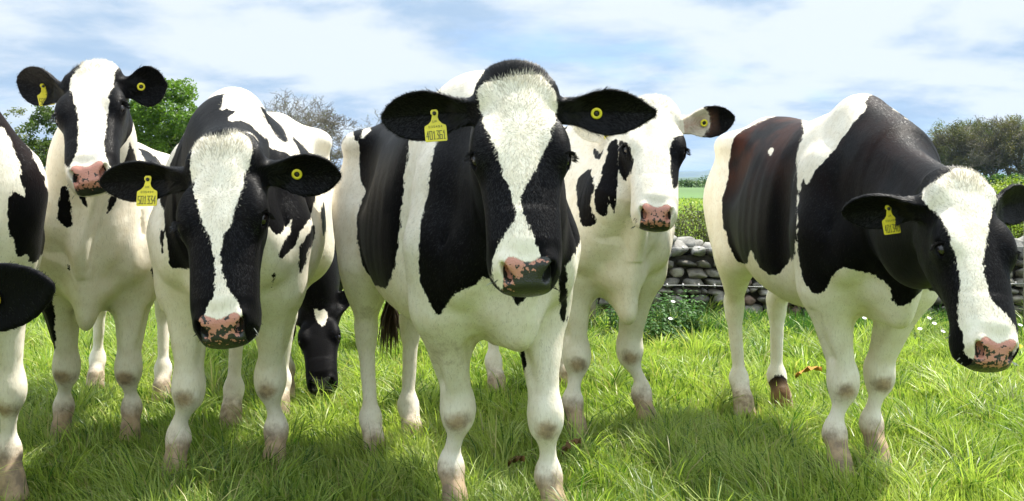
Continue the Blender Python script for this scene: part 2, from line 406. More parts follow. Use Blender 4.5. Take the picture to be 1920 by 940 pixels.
def ear_tag(parent, at, ax_right, ax_down, nrm, number, size=1.0, small=True):
    """yellow bell-shaped flag tag with its number, hung on the ear by a stud at `at`"""
    r, d, nn = unit(ax_right), unit(ax_down), unit(nrm)
    out2 = [(-.006, .004), (-.0095, 0), (-.0095, -.006), (-.006, -.0105), (.006, -.0105), (.0095, -.006), (.0095, 0), (.0075, .010), (.010, .019), (.017, .027), (.0265, .032), (.0275, .037), (.0275, .070), (.0255, .073), (-.0255, .073), (-.0275, .070), (-.0275, .037), (-.0265, .032), (-.017, .027), (-.010, .019), (-.0075, .010)]
    out2 = [(x*size, y*size) for x, y in out2]
    m = len(out2); V = []
    cn = unit(nn); off = 0.010
    for zz_ in (off, off+.0022): V += [at+r*x+d*y+cn*zz_ for x, y in out2]
    Fc = [tuple(range(m)), tuple(range(2*m-1, m-1, -1))]+[(i, (i+1) % m, m+(i+1) % m, m+i) for i in range(m)]
    tg = mesh_obj('ear_tag', V, Fc, TAGY, parent, smooth=False)
    q = MB()
    def write(s, x0, y0, cw, ch, gap, lw):
        for i, st in enumerate(text_strokes(s)):
            for (a, b) in st:
                pa = np.array([x0+i*(cw+gap)+a[0]*cw, y0+(1-a[1])*ch])*size; pb = np.array([x0+i*(cw+gap)+b[0]*cw, y0+(1-b[1])*ch])*size
                e = (pb-pa)/np.linalg.norm(pb-pa); nn2 = np.array([-e[1], e[0]])*lw*.5*size; pa = pa-e*lw*.5*size; pb = pb+e*lw*.5*size
                c = [pa+nn2, pb+nn2, pb-nn2, pa-nn2]
                q.add([at+r*x[0]+d*x[1]+cn*(off+.0027) for x in c], [(0, 1, 2, 3)])
    if number:
        write(number, -.0235, .046, .0055, .021, .0028, .0017)
        if small: write('UK', -.0055, .018, .004, .005, .0025, .0008); write('035494', -.0165, .032, .0032, .005, .0028, .0008)
        q.build('tag_number', TAGT, tg, smooth=False)
    b = MB(); b.tube([at-cn*.012, at+cn*(off+.006)], .0048*size, 12); b.build('tag_stud', TAGB, tg)
    return tg
def ear_button(parent, at, nrm, size=1.0):
    nn = unit(nrm); u = unit(np.cross(nn, (0, 0, 1))); w = np.cross(nn, u); b = MB(); seg = 20
    prof = [(.0145, 0), (.0145, .003), (.0125, .0045), (.0085, .0045), (.0075, .003), (.0075, .001)]
    V = [at+nn*(h+.006)*size+(u*math.cos(2*math.pi*k/seg)+w*math.sin(2*math.pi*k/seg))*rr*size for rr, h in prof for k in range(seg)]
    b.add(V, [(i*seg+k, i*seg+(k+1) % seg, (i+1)*seg+(k+1) % seg, (i+1)*seg+k) for i in range(len(prof)-1) for k in range(seg)])
    t = b.build('ear_button', TAGY, parent)
    c = MB(); c.tube([at-nn*.01, at+nn*.0075*size], .0072*size, 14); c.build('tag_stud', TAGB, t)
    return t

def build_cow(name, p):
    """p: world-space skeleton. Returns the cow's mesh object with its children."""
    t_start = time.time()
    S = p.get('s', 1.0)
    chest = np.array([*p['chest'], 0.0]); rump = np.array([*p['rump'], 0.0])
    ex = unit(chest-rump); L = np.linalg.norm(chest-rump); ez = np.array([0, 0, 1.0]); ey = np.cross(ez, ex); A = np.array([ex, ey, ez])
    Bt = lambda t, y, z: rump+ex*t*L+ey*y+ez*z
    hs = p.get('hs', 1.0)
    poll, nose = p['poll'], p['nose']; hx = unit(nose-poll); hz = np.asarray(p['face'], float); hz = unit(hz-np.dot(hz, hx)*hx); hy = np.cross(hz, hx); HA = np.array([hx, hy, hz])
    Hd = lambda x, y, z: poll+hs*(hx*x+hy*y+hz*z)
    pts = [Hd(-.1, .2, .1), Hd(-.1, -.2, -.2), Hd(.6, .15, .1), Hd(.6, -.15, -.2), Hd(-.1, -.2, .1), Hd(.6, .15, -.2)]
    ears = p['ears']
    for e in ears: pts += [e['tip'], e['tip']+np.array([.03, .05, .05]), e['tip']-np.array([.03, .05, .05])]
    flo = np.min(pts, 0)-.01; fhi = np.max(pts, 0)+.01
    allp = np.array(pts+[Bt(-.12, .42, 0), Bt(-.12, -.42, 1.5*S), Bt(1.25, .42, 0), Bt(1.25, -.42, 1.5*S)]+[np.array([*q[:2], 0]) for q in p['front']+p['hind']])
    lo = allp.min(0)-.12; hi = allp.max(0)+.12; lo[2] = -.05
    fd = Field(lo, hi, flo, fhi, p.get('hf', .0045), p.get('hc', .012))
    zt = np.array(p.get('top', [1.20, 1.28, 1.345, 1.335, 1.30, 1.295, 1.325, 1.345, 1.25, 1.04]))*S
    zb = np.array(p.get('bot', [.98, .84, .73, .66, .58, .55, .57, .58, .64, .76]))*S
    ww = np.array(p.get('wid', [.10, .17, .225, .265, .30, .30, .26, .215, .175, .115]))*S*p.get('fat', 1.0)
    fd.loft(rump, A, np.array(BODY_T)*L, ww, zt, zb, 2.35, .02, .06, egg=.16)
    for sy in (-1, 1):
        fd.ell(Bt(.14, sy*.195*S, 1.215*S), A, np.array([.085, .06, .05])*S, .10)       # hook bones
        fd.ell(Bt(-.01, sy*.10*S, 1.16*S), A, np.array([.06, .045, .05])*S, .06)        # pin bones
        fd.ell(Bt(.10, sy*.150*S, .93*S), A, np.array([.20, .10, .28])*S, .08)         # thigh
        fd.ell(Bt(.81, sy*.168*S, .94*S), A, np.array([.13, .070, .22])*S, .09)         # shoulder
        fd.ell(Bt(.93, sy*.145*S, .82*S), A, np.array([.09, .075, .12])*S, .05)          # point of shoulder
    fd.ell(Bt(.94, 0, .69*S), A, np.array([.12, .10, .08])*S, .07)                      # brisket
    fd.cone(Bt(.80, 0, 1.28*S), Bt(.96, 0, 1.14*S), .065*S, .07*S, .09)
    for sy in (-1, 1):
        fd.ell(Bt(.27, sy*.30*S*p.get('fat', 1.0), 1.10*S), A, np.array([.11, .05, .10])*S, .09, op='sub')     # hollow before the hip
        fd.ell(Bt(.935, sy*.205*S, 1.02*S), A, np.array([.035, .04, .17])*S, .07, op='sub')  # groove before the shoulder
        fd.ell(Bt(.665, sy*.285*S*p.get('fat', 1.0), .95*S), A, np.array([.04, .03, .22])*S, .08, op='sub')   # behind the shoulder
    # neck
    nb = p.get('neckbase'); nb = Bt(.97, 0, 1.02*S) if nb is None else nb
    nd_ = unit(Hd(.06, 0, -.08)-nb); side = unit(np.cross(nd_, hz if abs(nd_[2]) > .8 else (0, 0, 1)))
    side = unit(side+0*ey)
    mid = p.get('neckmid'); he = Hd(.07, 0, -.07)
    if mid is None: mid = nb*.5+he*.5+np.array([0, 0, p.get('crest', .02)])
    nr = p.get('neckr', (.22, .155, .11))
    fd.cone(nb, mid, nr[0]*S, nr[1]*S, .12, flat=(side, .66))
    fd.cone(mid, he, nr[1]*S, nr[2]*S, .06, flat=(side, .74))
    # crest line above and dewlap below
    fd.cone(Bt(.84, 0, p.get('crestz', 1.28)*S), Hd(.0, 0, -.03), .05*S, .055*hs, p.get('crestk', .08))
    dl = p.get('dewlap', .62)
    fd.cone(Hd(.20, 0, -.17), Bt(1.06, 0, .86*S), .014, .024*S, .06, flat=(ey, .5))
    fd.cone(Bt(1.06, 0, .86*S), Bt(1.0, 0, dl*S), .028*S, .034*S, .085, flat=(ey, .55))
    fd.cone(Bt(.99, 0, dl*S), Bt(.86, 0, .60*S), .034*S, .03*S, .06, flat=(ey, .6))
    # front legs
    for i, q in enumerate(p['front']):
        q = np.asarray(q, float); sy = 1 if np.dot(q[:2]-chest[:2], ey[:2]) > 0 else -1
        f3 = np.array([q[0], q[1], 0]); kz = .365*S
        lat = .155*S*p.get('stance', 1.0)
        sh = Bt(.84, sy*lat, .86*S); el = Bt(.83, sy*lat*.98, .68*S)
        kn = np.asarray(p['knees'][i], float) if p.get('knees') else f3*.72+np.array([*el[:2], 0])*.28+np.array([0, 0, kz])+ex*.015
        kz = kn[2]
        fe = f3*.97+np.array([*kn[:2], 0])*.03+np.array([0, 0, .155*S])-ex*.015
        fw = unit(f3-np.array([*kn[:2], 0])+ex*.8); sd = np.cross((0, 0, 1), fw); LA = np.array([fw, sd, ez])
        fd.cone(sh, el, .12*S, .092*S, .09)
        md = el*.55+kn*.45+np.array([0, 0, -.02])
        fd.cone(el, kn+(0, 0, .04), .092*S, .046*S, .05)
        fd.ell(kn, LA, np.array([.051, .057, .070])*S, .035)
        fd.ell(kn+fw*.02*S+np.array([0, 0, -.01]), LA, np.array([.036, .043, .045])*S, .03)
        fd.cone(kn-(0, 0, .05*S), fe+(0, 0, .05*S), .0325*S, .0275*S, .035)
        for sg in (-1, 1):                         # groove beside the tendon, and the fold above the knee
            fd.cone(kn+sg*sd*.030*S-fw*.012*S-np.array([0, 0, .07*S]), fe+sg*sd*.027*S-fw*.012*S+np.array([0, 0, .06*S]), .007*S, .007*S, .014, op='sub')
            fd.cone(el+sg*sd*.075*S+fw*.035*S-np.array([0, 0, .10*S]), kn+sg*sd*.050*S+fw*.020*S+np.array([0, 0, .09*S]), .012*S, .008*S, .03, op='sub')
        fd.ell(fe, LA, np.array([.042, .043, .047])*S, .03)
        ho = f3+fw*.03*S+np.array([0, 0, .075*S])
        fd.cone(fe, ho, .033*S, .037*S, .03)
        fd.cone(ho-(0, 0, .0), f3+fw*.055*S+np.array([0, 0, .012]), .041*S, .054*S, .02, flat=(sd, .92))
    for i, q in enumerate(p['hind']):
        q = np.asarray(q, float); sy = 1 if np.dot(q[:2]-rump[:2], ey[:2]) > 0 else -1
        f3 = np.array([q[0], q[1], 0]); bt = np.dot(q[:2]-rump[:2], ex[:2])
        hk = f3*.8+.2*Bt(.05, sy*.15*S, 0)-ex*.05*S; hk[2] = .475*S
        st = Bt(.0, sy*.17*S, .74*S)+ex*(.22*S+.35*bt*0)
        fe = f3+np.array([0, 0, .155*S])-ex*.02
        fw = ex; sd = ey; LA = A
        fd.cone(Bt(.10, sy*.14*S, 1.0*S), st, .13*S, .095*S, .09, flat=(ey, .8))
        fd.cone(Bt(.02, sy*.14*S, .95*S), hk+(0, 0, .18), .12*S, .065*S, .08, flat=(ey, .75))
        fd.cone(st, hk+(0, 0, .03), .095*S, .046*S, .06, flat=(ey, .8))
        fd.ell(hk, LA, np.array([.050, .040, .065])*S, .035)
        fd.ell(hk-fw*.045*S+np.array([0, 0, .035*S]), LA, np.array([.025, .022, .045])*S, .04)
        fd.cone(hk-(0, 0, .05*S), fe+(0, 0, .04*S), .034*S, .0275*S, .035)
        fd.ell(fe, LA, np.array([.042, .040, .045])*S, .03)
        ho = f3+fw*.04*S+np.array([0, 0, .07*S])
        fd.cone(fe, ho, .038*S, .042*S, .03)
        fd.cone(ho, f3+fw*.06*S+np.array([0, 0, .012]), .046*S, .055*S, .02, flat=(sd, .92))
    # tail
    tl = [Bt(.0, 0, 1.255*S), Bt(-.055, 0, 1.20*S), Bt(-.075, 0, 1.0*S), Bt(-.065, .01, .72*S), Bt(-.06, .02, .55*S)]
    if p.get('tail'): tl = tl[:3]+[np.asarray(q, float) for q in p['tail']]
    for a, b, r0, r1 in zip(tl, tl[1:], (.035, .028, .020, .016), (.028, .020, .016, .013)): fd.cone(a, b, r0*S, r1*S, .03)
    # ---- head
    h = hs
    fd.loft(poll, HA, np.array([-.03, .02, .08, .16, .23, .29, .35, .41, .44])*h, np.array([.070, .089, .099, .103, .102, .088, .075, .068, .064])*h,
            np.array([.018, .042, .055, .058, .057, .054, .049, .043, .040])*h, np.array([-.075, -.10, -.11, -.12, -.12, -.10, -.075, -.06, -.055])*h, 2.7, .03*h, .03*h, egg=-.04)
    fd.loft(poll, HA, np.array([.05, .11, .18, .26, .34, .42, .475])*h, np.array([.045, .072, .080, .070, .052, .047, .042])*h,
            np.array([-.04, -.04, -.04, -.04, -.04, -.05, -.05])*h, np.array([-.12, -.175, -.180, -.150, -.115, -.100, -.088])*h, 2.3, .04*h, .03*h)
    fd.loft(poll, HA, np.array([.38, .43, .47, .51, .54])*h, np.array([.054, .068, .078, .077, .060])*h,
            np.array([.036, .037, .037, .031, .014])*h, np.array([-.06, -.075, -.090, -.092, -.070])*h, 2.2, .035*h, .018*h)
    fd.ell(Hd(0, 0, .02), HA, np.array([.04, .074, .032])*h, .04*h)                      # poll
    for sy in (-1, 1):
        fd.ell(Hd(.215, sy*.092, .018), HA, np.array([.050, .028, .036])*h, .035*h)      # orbit
        fd.ell(Hd(.182, sy*.085, .036), HA, np.array([.045, .020, .018])*h, .04*h)       # brow
        fd.ell(Hd(.045, sy*.082, .024), HA, np.array([.030, .020, .022])*h, .035*h)       # horn bud
        fd.ell(Hd(.33, sy*.064, -.01), HA, np.array([.10, .014, .026])*h, .05*h)         # facial crest
        fd.ell(Hd(.495, sy*.046, .006), HA, np.array([.032, .026, .030])*h, .02*h)       # nostril wing
        fd.ell(Hd(.485, sy*.048, -.048), HA, np.array([.045, .026, .034])*h, .03*h)      # upper lip
    # ears
    efr = []
    for e, sy in zip(ears, (1, -1)):
        root = Hd(.065, sy*.082, -.022); tip = np.asarray(e['tip'], float); Le = np.linalg.norm(tip-root)
        EA = fd.ear(root+unit(tip-root)*.01, tip-root, e['face'], Le, e.get('w', .125)*h, cup=e.get('cup', .38), pt=e.get('pt', .3)); efr.append((root, EA, Le, e))
        fd.cone(root, root+unit(tip-root)*.05*h, .034*h, .025*h, .03)
    # carve: eye sockets, nostrils, mouth line
    eyes = []
    for sy in (-1, 1):
        c = Hd(.230, sy*.1015, .019); dirn = unit(.05*hx+sy*.76*hy+.65*hz)
        eyes.append((c, dirn, sy))
        EA = np.array([hx, unit(np.cross(dirn, hx)), dirn])
        fd.ell(c+dirn*.012*h, EA, np.array([.024, .0125, .016])*h, .006*h, op='sub')
        ul = unit(np.cross(dirn, hx)); ul = ul if np.dot(ul, hz) > 0 else -ul
        fd.ell(c+ul*.0125*h+dirn*.0135*h, EA, np.array([.024, .0060, .0075])*h, .007*h)
        fd.ell(c-ul*.0120*h+dirn*.0100*h, EA, np.array([.022, .0045, .0060])*h, .007*h)
        nc = Hd(.520, sy*.046, .010)
        na = unit(hx*.75+hz*.5+sy*hy*.35); nb2 = unit(np.cross(na, hy)*1.0+sy*hy*.45); NA = np.array([unit(np.cross(nb2, na)), nb2, na])
        fd.ell(nc, NA, np.array([.011, .020, .026])*h, .007*h, op='sub')
        fd.ell(nc+sy*hy*.010*h-hx*.008*h+hz*.012*h, NA, np.array([.008, .013, .018])*h, .006*h, op='sub')
        fd.ell(Hd(.47, sy*.066, -.050), HA, np.array([.050, .012, .0035])*h, .006*h, op='sub')
    fd.ell(Hd(.535, 0, -.03), HA, np.array([.012, .0035, .022])*h, .006*h, op='sub')
    for q in p.get('extra', []): q(fd, Bt, Hd, A, HA)
    sl, g = fd.sub(lo, (hi[0], hi[1], .02))
    fd.D = np.maximum(fd.D, -(fd.ax[2]-.004)[None, None, :])
    V, Fq = fd.mesh(2)
    del fd
    N = normals_of(V, Fq)
    # ---- coat pattern
    rel = (V-poll)@HA.T/h
    inhead = (rel[:, 0] > -.035) & (rel[:, 0] < .6) & (np.abs(rel[:, 1]) < .135) & (rel[:, 2] > -.21-.0*rel[:, 0]) & (rel[:, 2] < .12)
    isear = np.zeros(len(V), bool); inner = np.zeros(len(V))
    for root, EA, Le, e in efr:
        q = (V-root)@EA.T; m = (q[:, 0] > .035) & (q[:, 0] < Le+.03) & (np.abs(q[:, 1]) < .09) & (np.abs(q[:, 2]) < .075) & (np.abs(rel[:, 1]) > .108)
        isear |= m
        if e.get('inner'): inner = np.maximum(inner, e['inner']*m*np.clip((N@EA[2])*2, 0, 1)*np.clip(1.3-np.abs(q[:, 1])/.045, 0, 1)*np.clip((.8-q[:, 0]/Le)*3, 0, 1))
    inhead &= ~isear
    wd = np.full(len(V), .3 if p['base'] == 'white' else -.3)
    wd = np.where(inhead, .3 if p['headbase'] == 'white' else -.3, wd)
    earb = np.where(isear, .3 if p.get('earbase', 'black') == 'white' else -.3, wd); wd = earb
    Q = V-np.array([0, 0, 0])
    for kind, where, Y, poly, *opt in p['patches']:
        front, back = opt[0] if opt else (.5, .5)
        poly = softpoly(poly); c = poly.mean(0); C3 = P(c[0], c[1], Y); d = unit(C3-np.array([0, 0, CH]))
        if len(opt) > 1 and opt[1] is not None: d = unit(opt[1])
        u = unit(np.cross(d, (0, 0, 1))); v = np.cross(u, d)
        Pl = np.array([P(a, b, Y) for a, b in poly])-C3
        pp = np.stack([Pl@u, Pl@v], 1)
        q = V-C3; s_ = sd_poly(np.stack([q@u, q@v], 1), pp); dd = q@d
        s_ = np.minimum(s_, np.minimum(back-dd, dd+front))
        if where == 'head': msk = inhead
        elif where == 'ear': msk = isear
        elif where == 'body': msk = ~inhead & ~isear
        else: msk = np.ones(len(V), bool)
        if kind == 'black': wd = np.where(msk, np.minimum(wd, -s_), wd)
        elif kind == 'white': wd = np.where(msk, np.maximum(wd, s_), wd)
    # ribs under the hide
    tq = (V-rump)@ex/L; zq = V[:, 2]/S
    V += N*(p.get('ribs', .0012)*np.cos(tq*L*2*math.pi/.075+(zq-1)*4)*np.exp(-((tq-.5)/.14)**4)*np.exp(-((zq-.93)/.22)**4)*(~inhead & ~isear))[:, None]
    # ---- nose skin with painted nostril shade, dirt
    edge = .492+.010*np.cos(rel[:, 1]*70)+5*rel[:, 1]**2
    pink = np.clip((rel[:, 0]-edge)*60+.5, 0, 1)*np.clip((rel[:, 2]+.052)*80+.5, 0, 1)*np.clip((.056-np.abs(rel[:, 1]))*90+.5, 0, 1)*inhead
    mo = p.get('nose_dark', (.0, 0, 0)); nose_dark = mo[0]+mo[1]*(rel[:, 0]-.50)/.05+mo[2]*rel[:, 1]/.05
    nose_dark += np.clip((-.01-rel[:, 2])/.03, 0, 1)*p.get('lipdark', .35)
    for sy in (-1, 1):
        nose_dark += 2.5*np.exp(-(((rel-np.array([.515, sy*.050, .010]))/np.array([.014, .009, .012]))**2).sum(1))  # skin colour darkened in each nostril, painting the shade of the cavity
    dirt = np.zeros(len(V))
    zsc = V[:, 2]/S
    for i, q in enumerate(p['front']):
        f3 = np.array([q[0], q[1]]); near = np.linalg.norm(V[:, :2]-f3, axis=1) < .22
        fwn = N@ex
        kn_ = np.asarray(p['knees'][i], float) if p.get('knees') else np.array([q[0], q[1], .34*S])
        kd = V-(kn_-np.array([0, 0, .025])); dirt = np.maximum(dirt, np.exp(-((kd[:, 0]/.045)**2+(kd[:, 1]/.08)**2+(kd[:, 2]/.042)**2)**1.5)*np.clip(fwn*2.2, 0, 1)*1.6)
        dirt = np.maximum(dirt, near*np.clip((.22-zsc)/.10, 0, 1)*p.get('hoofdirt', 1.15))
    for i, q in enumerate(p['hind']):
        f3 = np.array([q[0], q[1]]); near = np.linalg.norm(V[:, :2]-f3, axis=1) < .2
        dirt = np.maximum(dirt, near*np.clip((.19-zsc)/.10, 0, 1)*p.get('hoofdirt', .9))
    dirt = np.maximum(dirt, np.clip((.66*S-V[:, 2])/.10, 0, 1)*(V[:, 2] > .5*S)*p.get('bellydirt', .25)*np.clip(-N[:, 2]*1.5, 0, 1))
    for (cx_, cy_, cz_, rr, am) in p.get('dirts', []):
        dirt = np.maximum(dirt, am*np.exp(-((V-np.array([cx_, cy_, cz_]))**2).sum(1)/(rr*rr)))
    brown = np.full(len(V), p.get('brown', .0))*np.clip((V[:, 2]/S-.95)*4, 0, 1)*np.clip(1.25-1.3*np.clip((V-rump)@ex/L, 0, 1), .2, 1)*np.clip(np.where(inhead | isear, .0, 1), 0, 1)*np.clip((N[:, 2]+.75), 0, 1)
    base = (rump+chest)*.5; base[2] = 0
    cow = mesh_obj(name, V, [Fq.astype(np.int32)], HIDE, None, True, base,
                   attrs=dict(white=wd, pink=pink, nose_dark=nose_dark, dirt=dirt, inner=inner, brown=brown))
    tag(cow, p['label'], 'cow', 'black and white cows in the pasture')
    # children sit in the cow's own frame
    holder = cow; ofs = base
    kids = []
    for c, dirn, sy in eyes:
        r = .0205*h; cc = c-dirn*.0015*h
        us, vs = 20, 14; vv = []; ff = []
        for a in range(vs+1):
            th = math.pi*a/vs
            for b in range(us): ph = 2*math.pi*b/us; vv.append(cc+r*np.array([math.sin(th)*math.cos(ph), math.sin(th)*math.sin(ph), math.cos(th)]))
        for a in range(vs):
            for b in range(us): ff.append((a*us+b, (a+1)*us+b, (a+1)*us+(b+1) % us, a*us+(b+1) % us))
        kids.append(mesh_obj('eye', vv, ff, EYE, cow, True, None))
        if p.get('lash', True):
            lv = []; lf = []
            for k in range(60):
                u_ = (k/59-.5)*2; b0 = c+dirn*.018*h*(1-.25*u_*u_)+hx*(-.013*h*(1-u_*u_)-.002)+unit(np.cross(dirn, hx))*u_*.021*h
                e0 = unit(dirn*1.0-hx*.15+unit(np.cross(dirn, hx))*u_*.5+rng.normal(0, .12, 3)); ln = .020*h*rng.uniform(.7, 1.15)
                wv = unit(np.cross(e0, hx))*.0007
                lv += [b0-wv, b0+wv, b0+e0*ln*.6+hx*.003, b0+e0*ln+hx*.010*h]; m4 = len(lv)-4; lf += [(m4, m4+1, m4+2), (m4+1, m4+3, m4+2)]
            kids.append(mesh_obj('eyelashes', lv, lf, LASH, cow, True, None))
    # hair: short strands standing off the hide, thickest on poll, ears and topline
    nh = p.get('hairs', 0)
    if nh:
        fn_area = np.ones(len(Fq))
        cf = V[Fq].mean(1); relf = (cf-poll)@HA.T/h
        Nf = N[Fq[:, 0]]
        a_ = V[Fq[:, 2]]-V[Fq[:, 0]]; b_ = V[Fq[:, 3]]-V[Fq[:, 1]]; area = np.linalg.norm(np.cross(a_, b_), axis=1)
        headf = inhead[Fq[:, 0]]; earf = isear[Fq[:, 0]]
        dens = np.where(headf, 1.0, np.where(earf, 1.0, .10+.35*np.clip(Nf[:, 2], 0, 1)))
        dens = dens*(cf[:, 2] > .45*S)*np.where(headf & (relf[:, 0] > .44), .06, 1)
        dens = dens*(pink[Fq[:, 0]] < .3)
        pr = area*dens; pr /= pr.sum(); pick = rng.choice(len(Fq), nh, p=pr)
        w4 = rng.dirichlet([1, 1, 1, 1], nh); root = (V[Fq[pick]]*w4[:, :, None]).sum(1); Nn = N[Fq[pick, 0]]
        wv = (wd[Fq[pick]]*w4).sum(1)+rng.normal(0, .0022, nh)
        rl = (root-poll)@HA.T/h; hh_ = inhead[Fq[pick, 0]]; er = isear[Fq[pick, 0]]
        # lie direction: on the face from the whorl outwards, on ears along the ear, elsewhere down and back
        lie = np.tile(-ex*.6-ez*.8, (nh, 1))
        whx = .17
        rad = np.stack([rl[:, 0]-whx, rl[:, 1]*1.2], 1); rad /= np.linalg.norm(rad, axis=1)[:, None]+1e-6
        lf_ = rad[:, :1]*hx+rad[:, 1:]*hy
        lie = np.where(hh_[:, None], lf_, lie)
        for root_, EA, Le, e in efr:
            qn = np.linalg.norm(root-(root_+EA[0]*Le*.5), axis=1) < Le*.7
            outw = (root-root_)@EA[1]
            lie = np.where((er & qn)[:, None], EA[0]*.8+EA[1]*np.sign(outw)[:, None]*.6, lie)
        fringe = np.zeros(nh, bool)
        for root_, EA, Le, e in efr: fringe |= er & ((root-root_)@EA[0] < Le*.55) & ((root-root_)@EA[0] > 0) & ((Nn@EA[2]) > .1)
        lie += rng.normal(0, .28, (nh, 3)); lie -= (lie*Nn).sum(1)[:, None]*Nn; lie /= np.linalg.norm(lie, axis=1)[:, None]+1e-6
        ln = np.where(hh_, .0075+.015*np.exp(-((rl[:, 0]-.0)/.055)**2)*np.clip(1.2-np.abs(rl[:, 1])/.09, 0, 1), np.where(er, .009, .008))*rng.uniform(.6, 1.25, nh)*h
        ln = np.where(fringe, ln*2.1, ln)
        lift = np.where(hh_, .04+.35*np.exp(-((rl[:, 0]+.01)/.035)**2), np.where(er, .3, .2))+rng.normal(0, .08, nh)
        p1 = root+(lie*.55+Nn*lift[:, None]*.6)*ln[:, None]; p2 = root+(lie*1.0+Nn*lift[:, None]*.75)*ln[:, None]
        wd_ = np.cross(lie, Nn)*(.0003+.00025*rng.random(nh))[:, None]*p.get('hairw', 1.0)
        VV = np.stack([root-wd_, root+wd_, p1+wd_*.8, p1-wd_*.8, p2], 1).reshape(-1, 3)
        b5 = np.arange(nh)[:, None]*5
        q4 = b5+np.array([[0, 1, 2, 3]]); q3 = b5+np.array([[3, 2, 4]])
        wcol = np.array([.80, .735, .60])*rng.uniform(.50, 1.08, (nh, 1)); bcol = np.array([.0042, .0038, .004])*rng.uniform(.6, 1.8, (nh, 1))
        tint = np.where((wv > 0)[:, None], wcol, bcol).repeat(5, 0)
        hr = mesh_obj('short_hair', VV, [q4.astype(np.int32), q3.astype(np.int32)], HAIR, cow, True, None, attrs=dict(tint=tint))
        tag(hr, kind='stuff'); kids.append(hr)
    if p.get('lash', True):                        # stiff hairs round the lips
        wv_, wf_ = [], []
        for k in range(46):
            sy = rng.choice((-1, 1)); b0 = Hd(rng.uniform(.44, .53), sy*rng.uniform(.045, .072), rng.uniform(-.07, -.01)); dn_ = unit(hy*sy*rng.uniform(.5, 1.2)+hx*rng.uniform(.1, .9)-hz*rng.uniform(-.2, .7)); ln = rng.uniform(.012, .032)*h
            wd1 = unit(np.cross(dn_, hz))*.0002; m0 = len(wv_); wv_ += [b0-wd1, b0+wd1, b0+dn_*ln*.6, b0+dn_*ln+np.array([0, 0, -.006])]; wf_ += [(m0, m0+1, m0+2), (m0+1, m0+3, m0+2)]
        tn_ = np.repeat(np.where(rng.random((46, 1)) < .5, .55, .02), 4, 0)*np.ones((1, 3)); kids.append(mesh_obj('whiskers', wv_, np.array(wf_, np.int32), HAIR, cow, True, None, attrs=dict(tint=tn_))); tag(kids[-1], kind='stuff')
    # tail switch
    te = tl[-1]; sw = []; sf = []
    for k in range(160):
        a = rng.uniform(0, 2*math.pi); rr = rng.uniform(0, .02); b0 = te+np.array([rr*math.cos(a), rr*math.sin(a), rng.uniform(-.02, .05)])
        dn_ = np.array([rng.normal(0, .22), rng.normal(0, .22), -1.0]); ln = rng.uniform(.12, .24)*S; wv = np.array([math.cos(a), math.sin(a), 0])*.003
        m0 = len(sw); sw += [b0-wv, b0+wv, b0+dn_*ln*.5*.9+wv, b0+dn_*ln*.5*.9-wv, b0+np.array([dn_[0]*.6, dn_[1]*.6, -1])*ln]
        sf += [(m0, m0+1, m0+2, m0+3), (m0+3, m0+2, m0+4)]
    kids.append(mesh_obj('tail_switch', sw, sf, p.get('tailmat', TAILM), cow, True, None))
    # tags
    for sy, e in enumerate(efr):
        root_, EA, Le, ee = e
        if ee.get('tag') is not None:
            tgp = ee['tag']; at = root_+EA[0]*Le*tgp.get('t', .5)+EA[1]*tgp.get('v', 0)
            # snap to the ear surface
            near = np.linalg.norm(V-at, axis=1); ii = np.where(isear & (N@EA[2] > .2))[0]
            if len(ii):
                j = ii[np.argmin(near[ii])]; at = V[j]; nn = unit(N[j]*.5+EA[2])
            else: nn = EA[2]
            if tgp['kind'] == 'flag':
                dn = tgp.get('down', (0, 0, -1)); rt = np.cross(dn, nn) if True else None
                nn2 = np.asarray(tgp.get('nrm', nn), float); rt = unit(np.cross(nn2, np.asarray(dn, float)))
                if rt[0] < 0: rt = -rt
                kids.append(ear_tag(cow, at, rt, np.asarray(dn, float), nn2, tgp.get('num'), tgp.get('size', 1.0), tgp.get('small', True)))
            else: kids.append(ear_button(cow, at, nn, tgp.get('size', 1.0)))
    for k in kids: k.location = tuple(-base)
    print('COW', name, len(V), '%.1fs' % (time.time()-t_start))
    return cow
TAILM = plain("tail_hair", (0.05, 0.028, 0.015), .6)
def near_of(c): return c
def V2(a, b): return np.array([a, b])
FRONTAL = (0, -1, -.12)
cows = {}
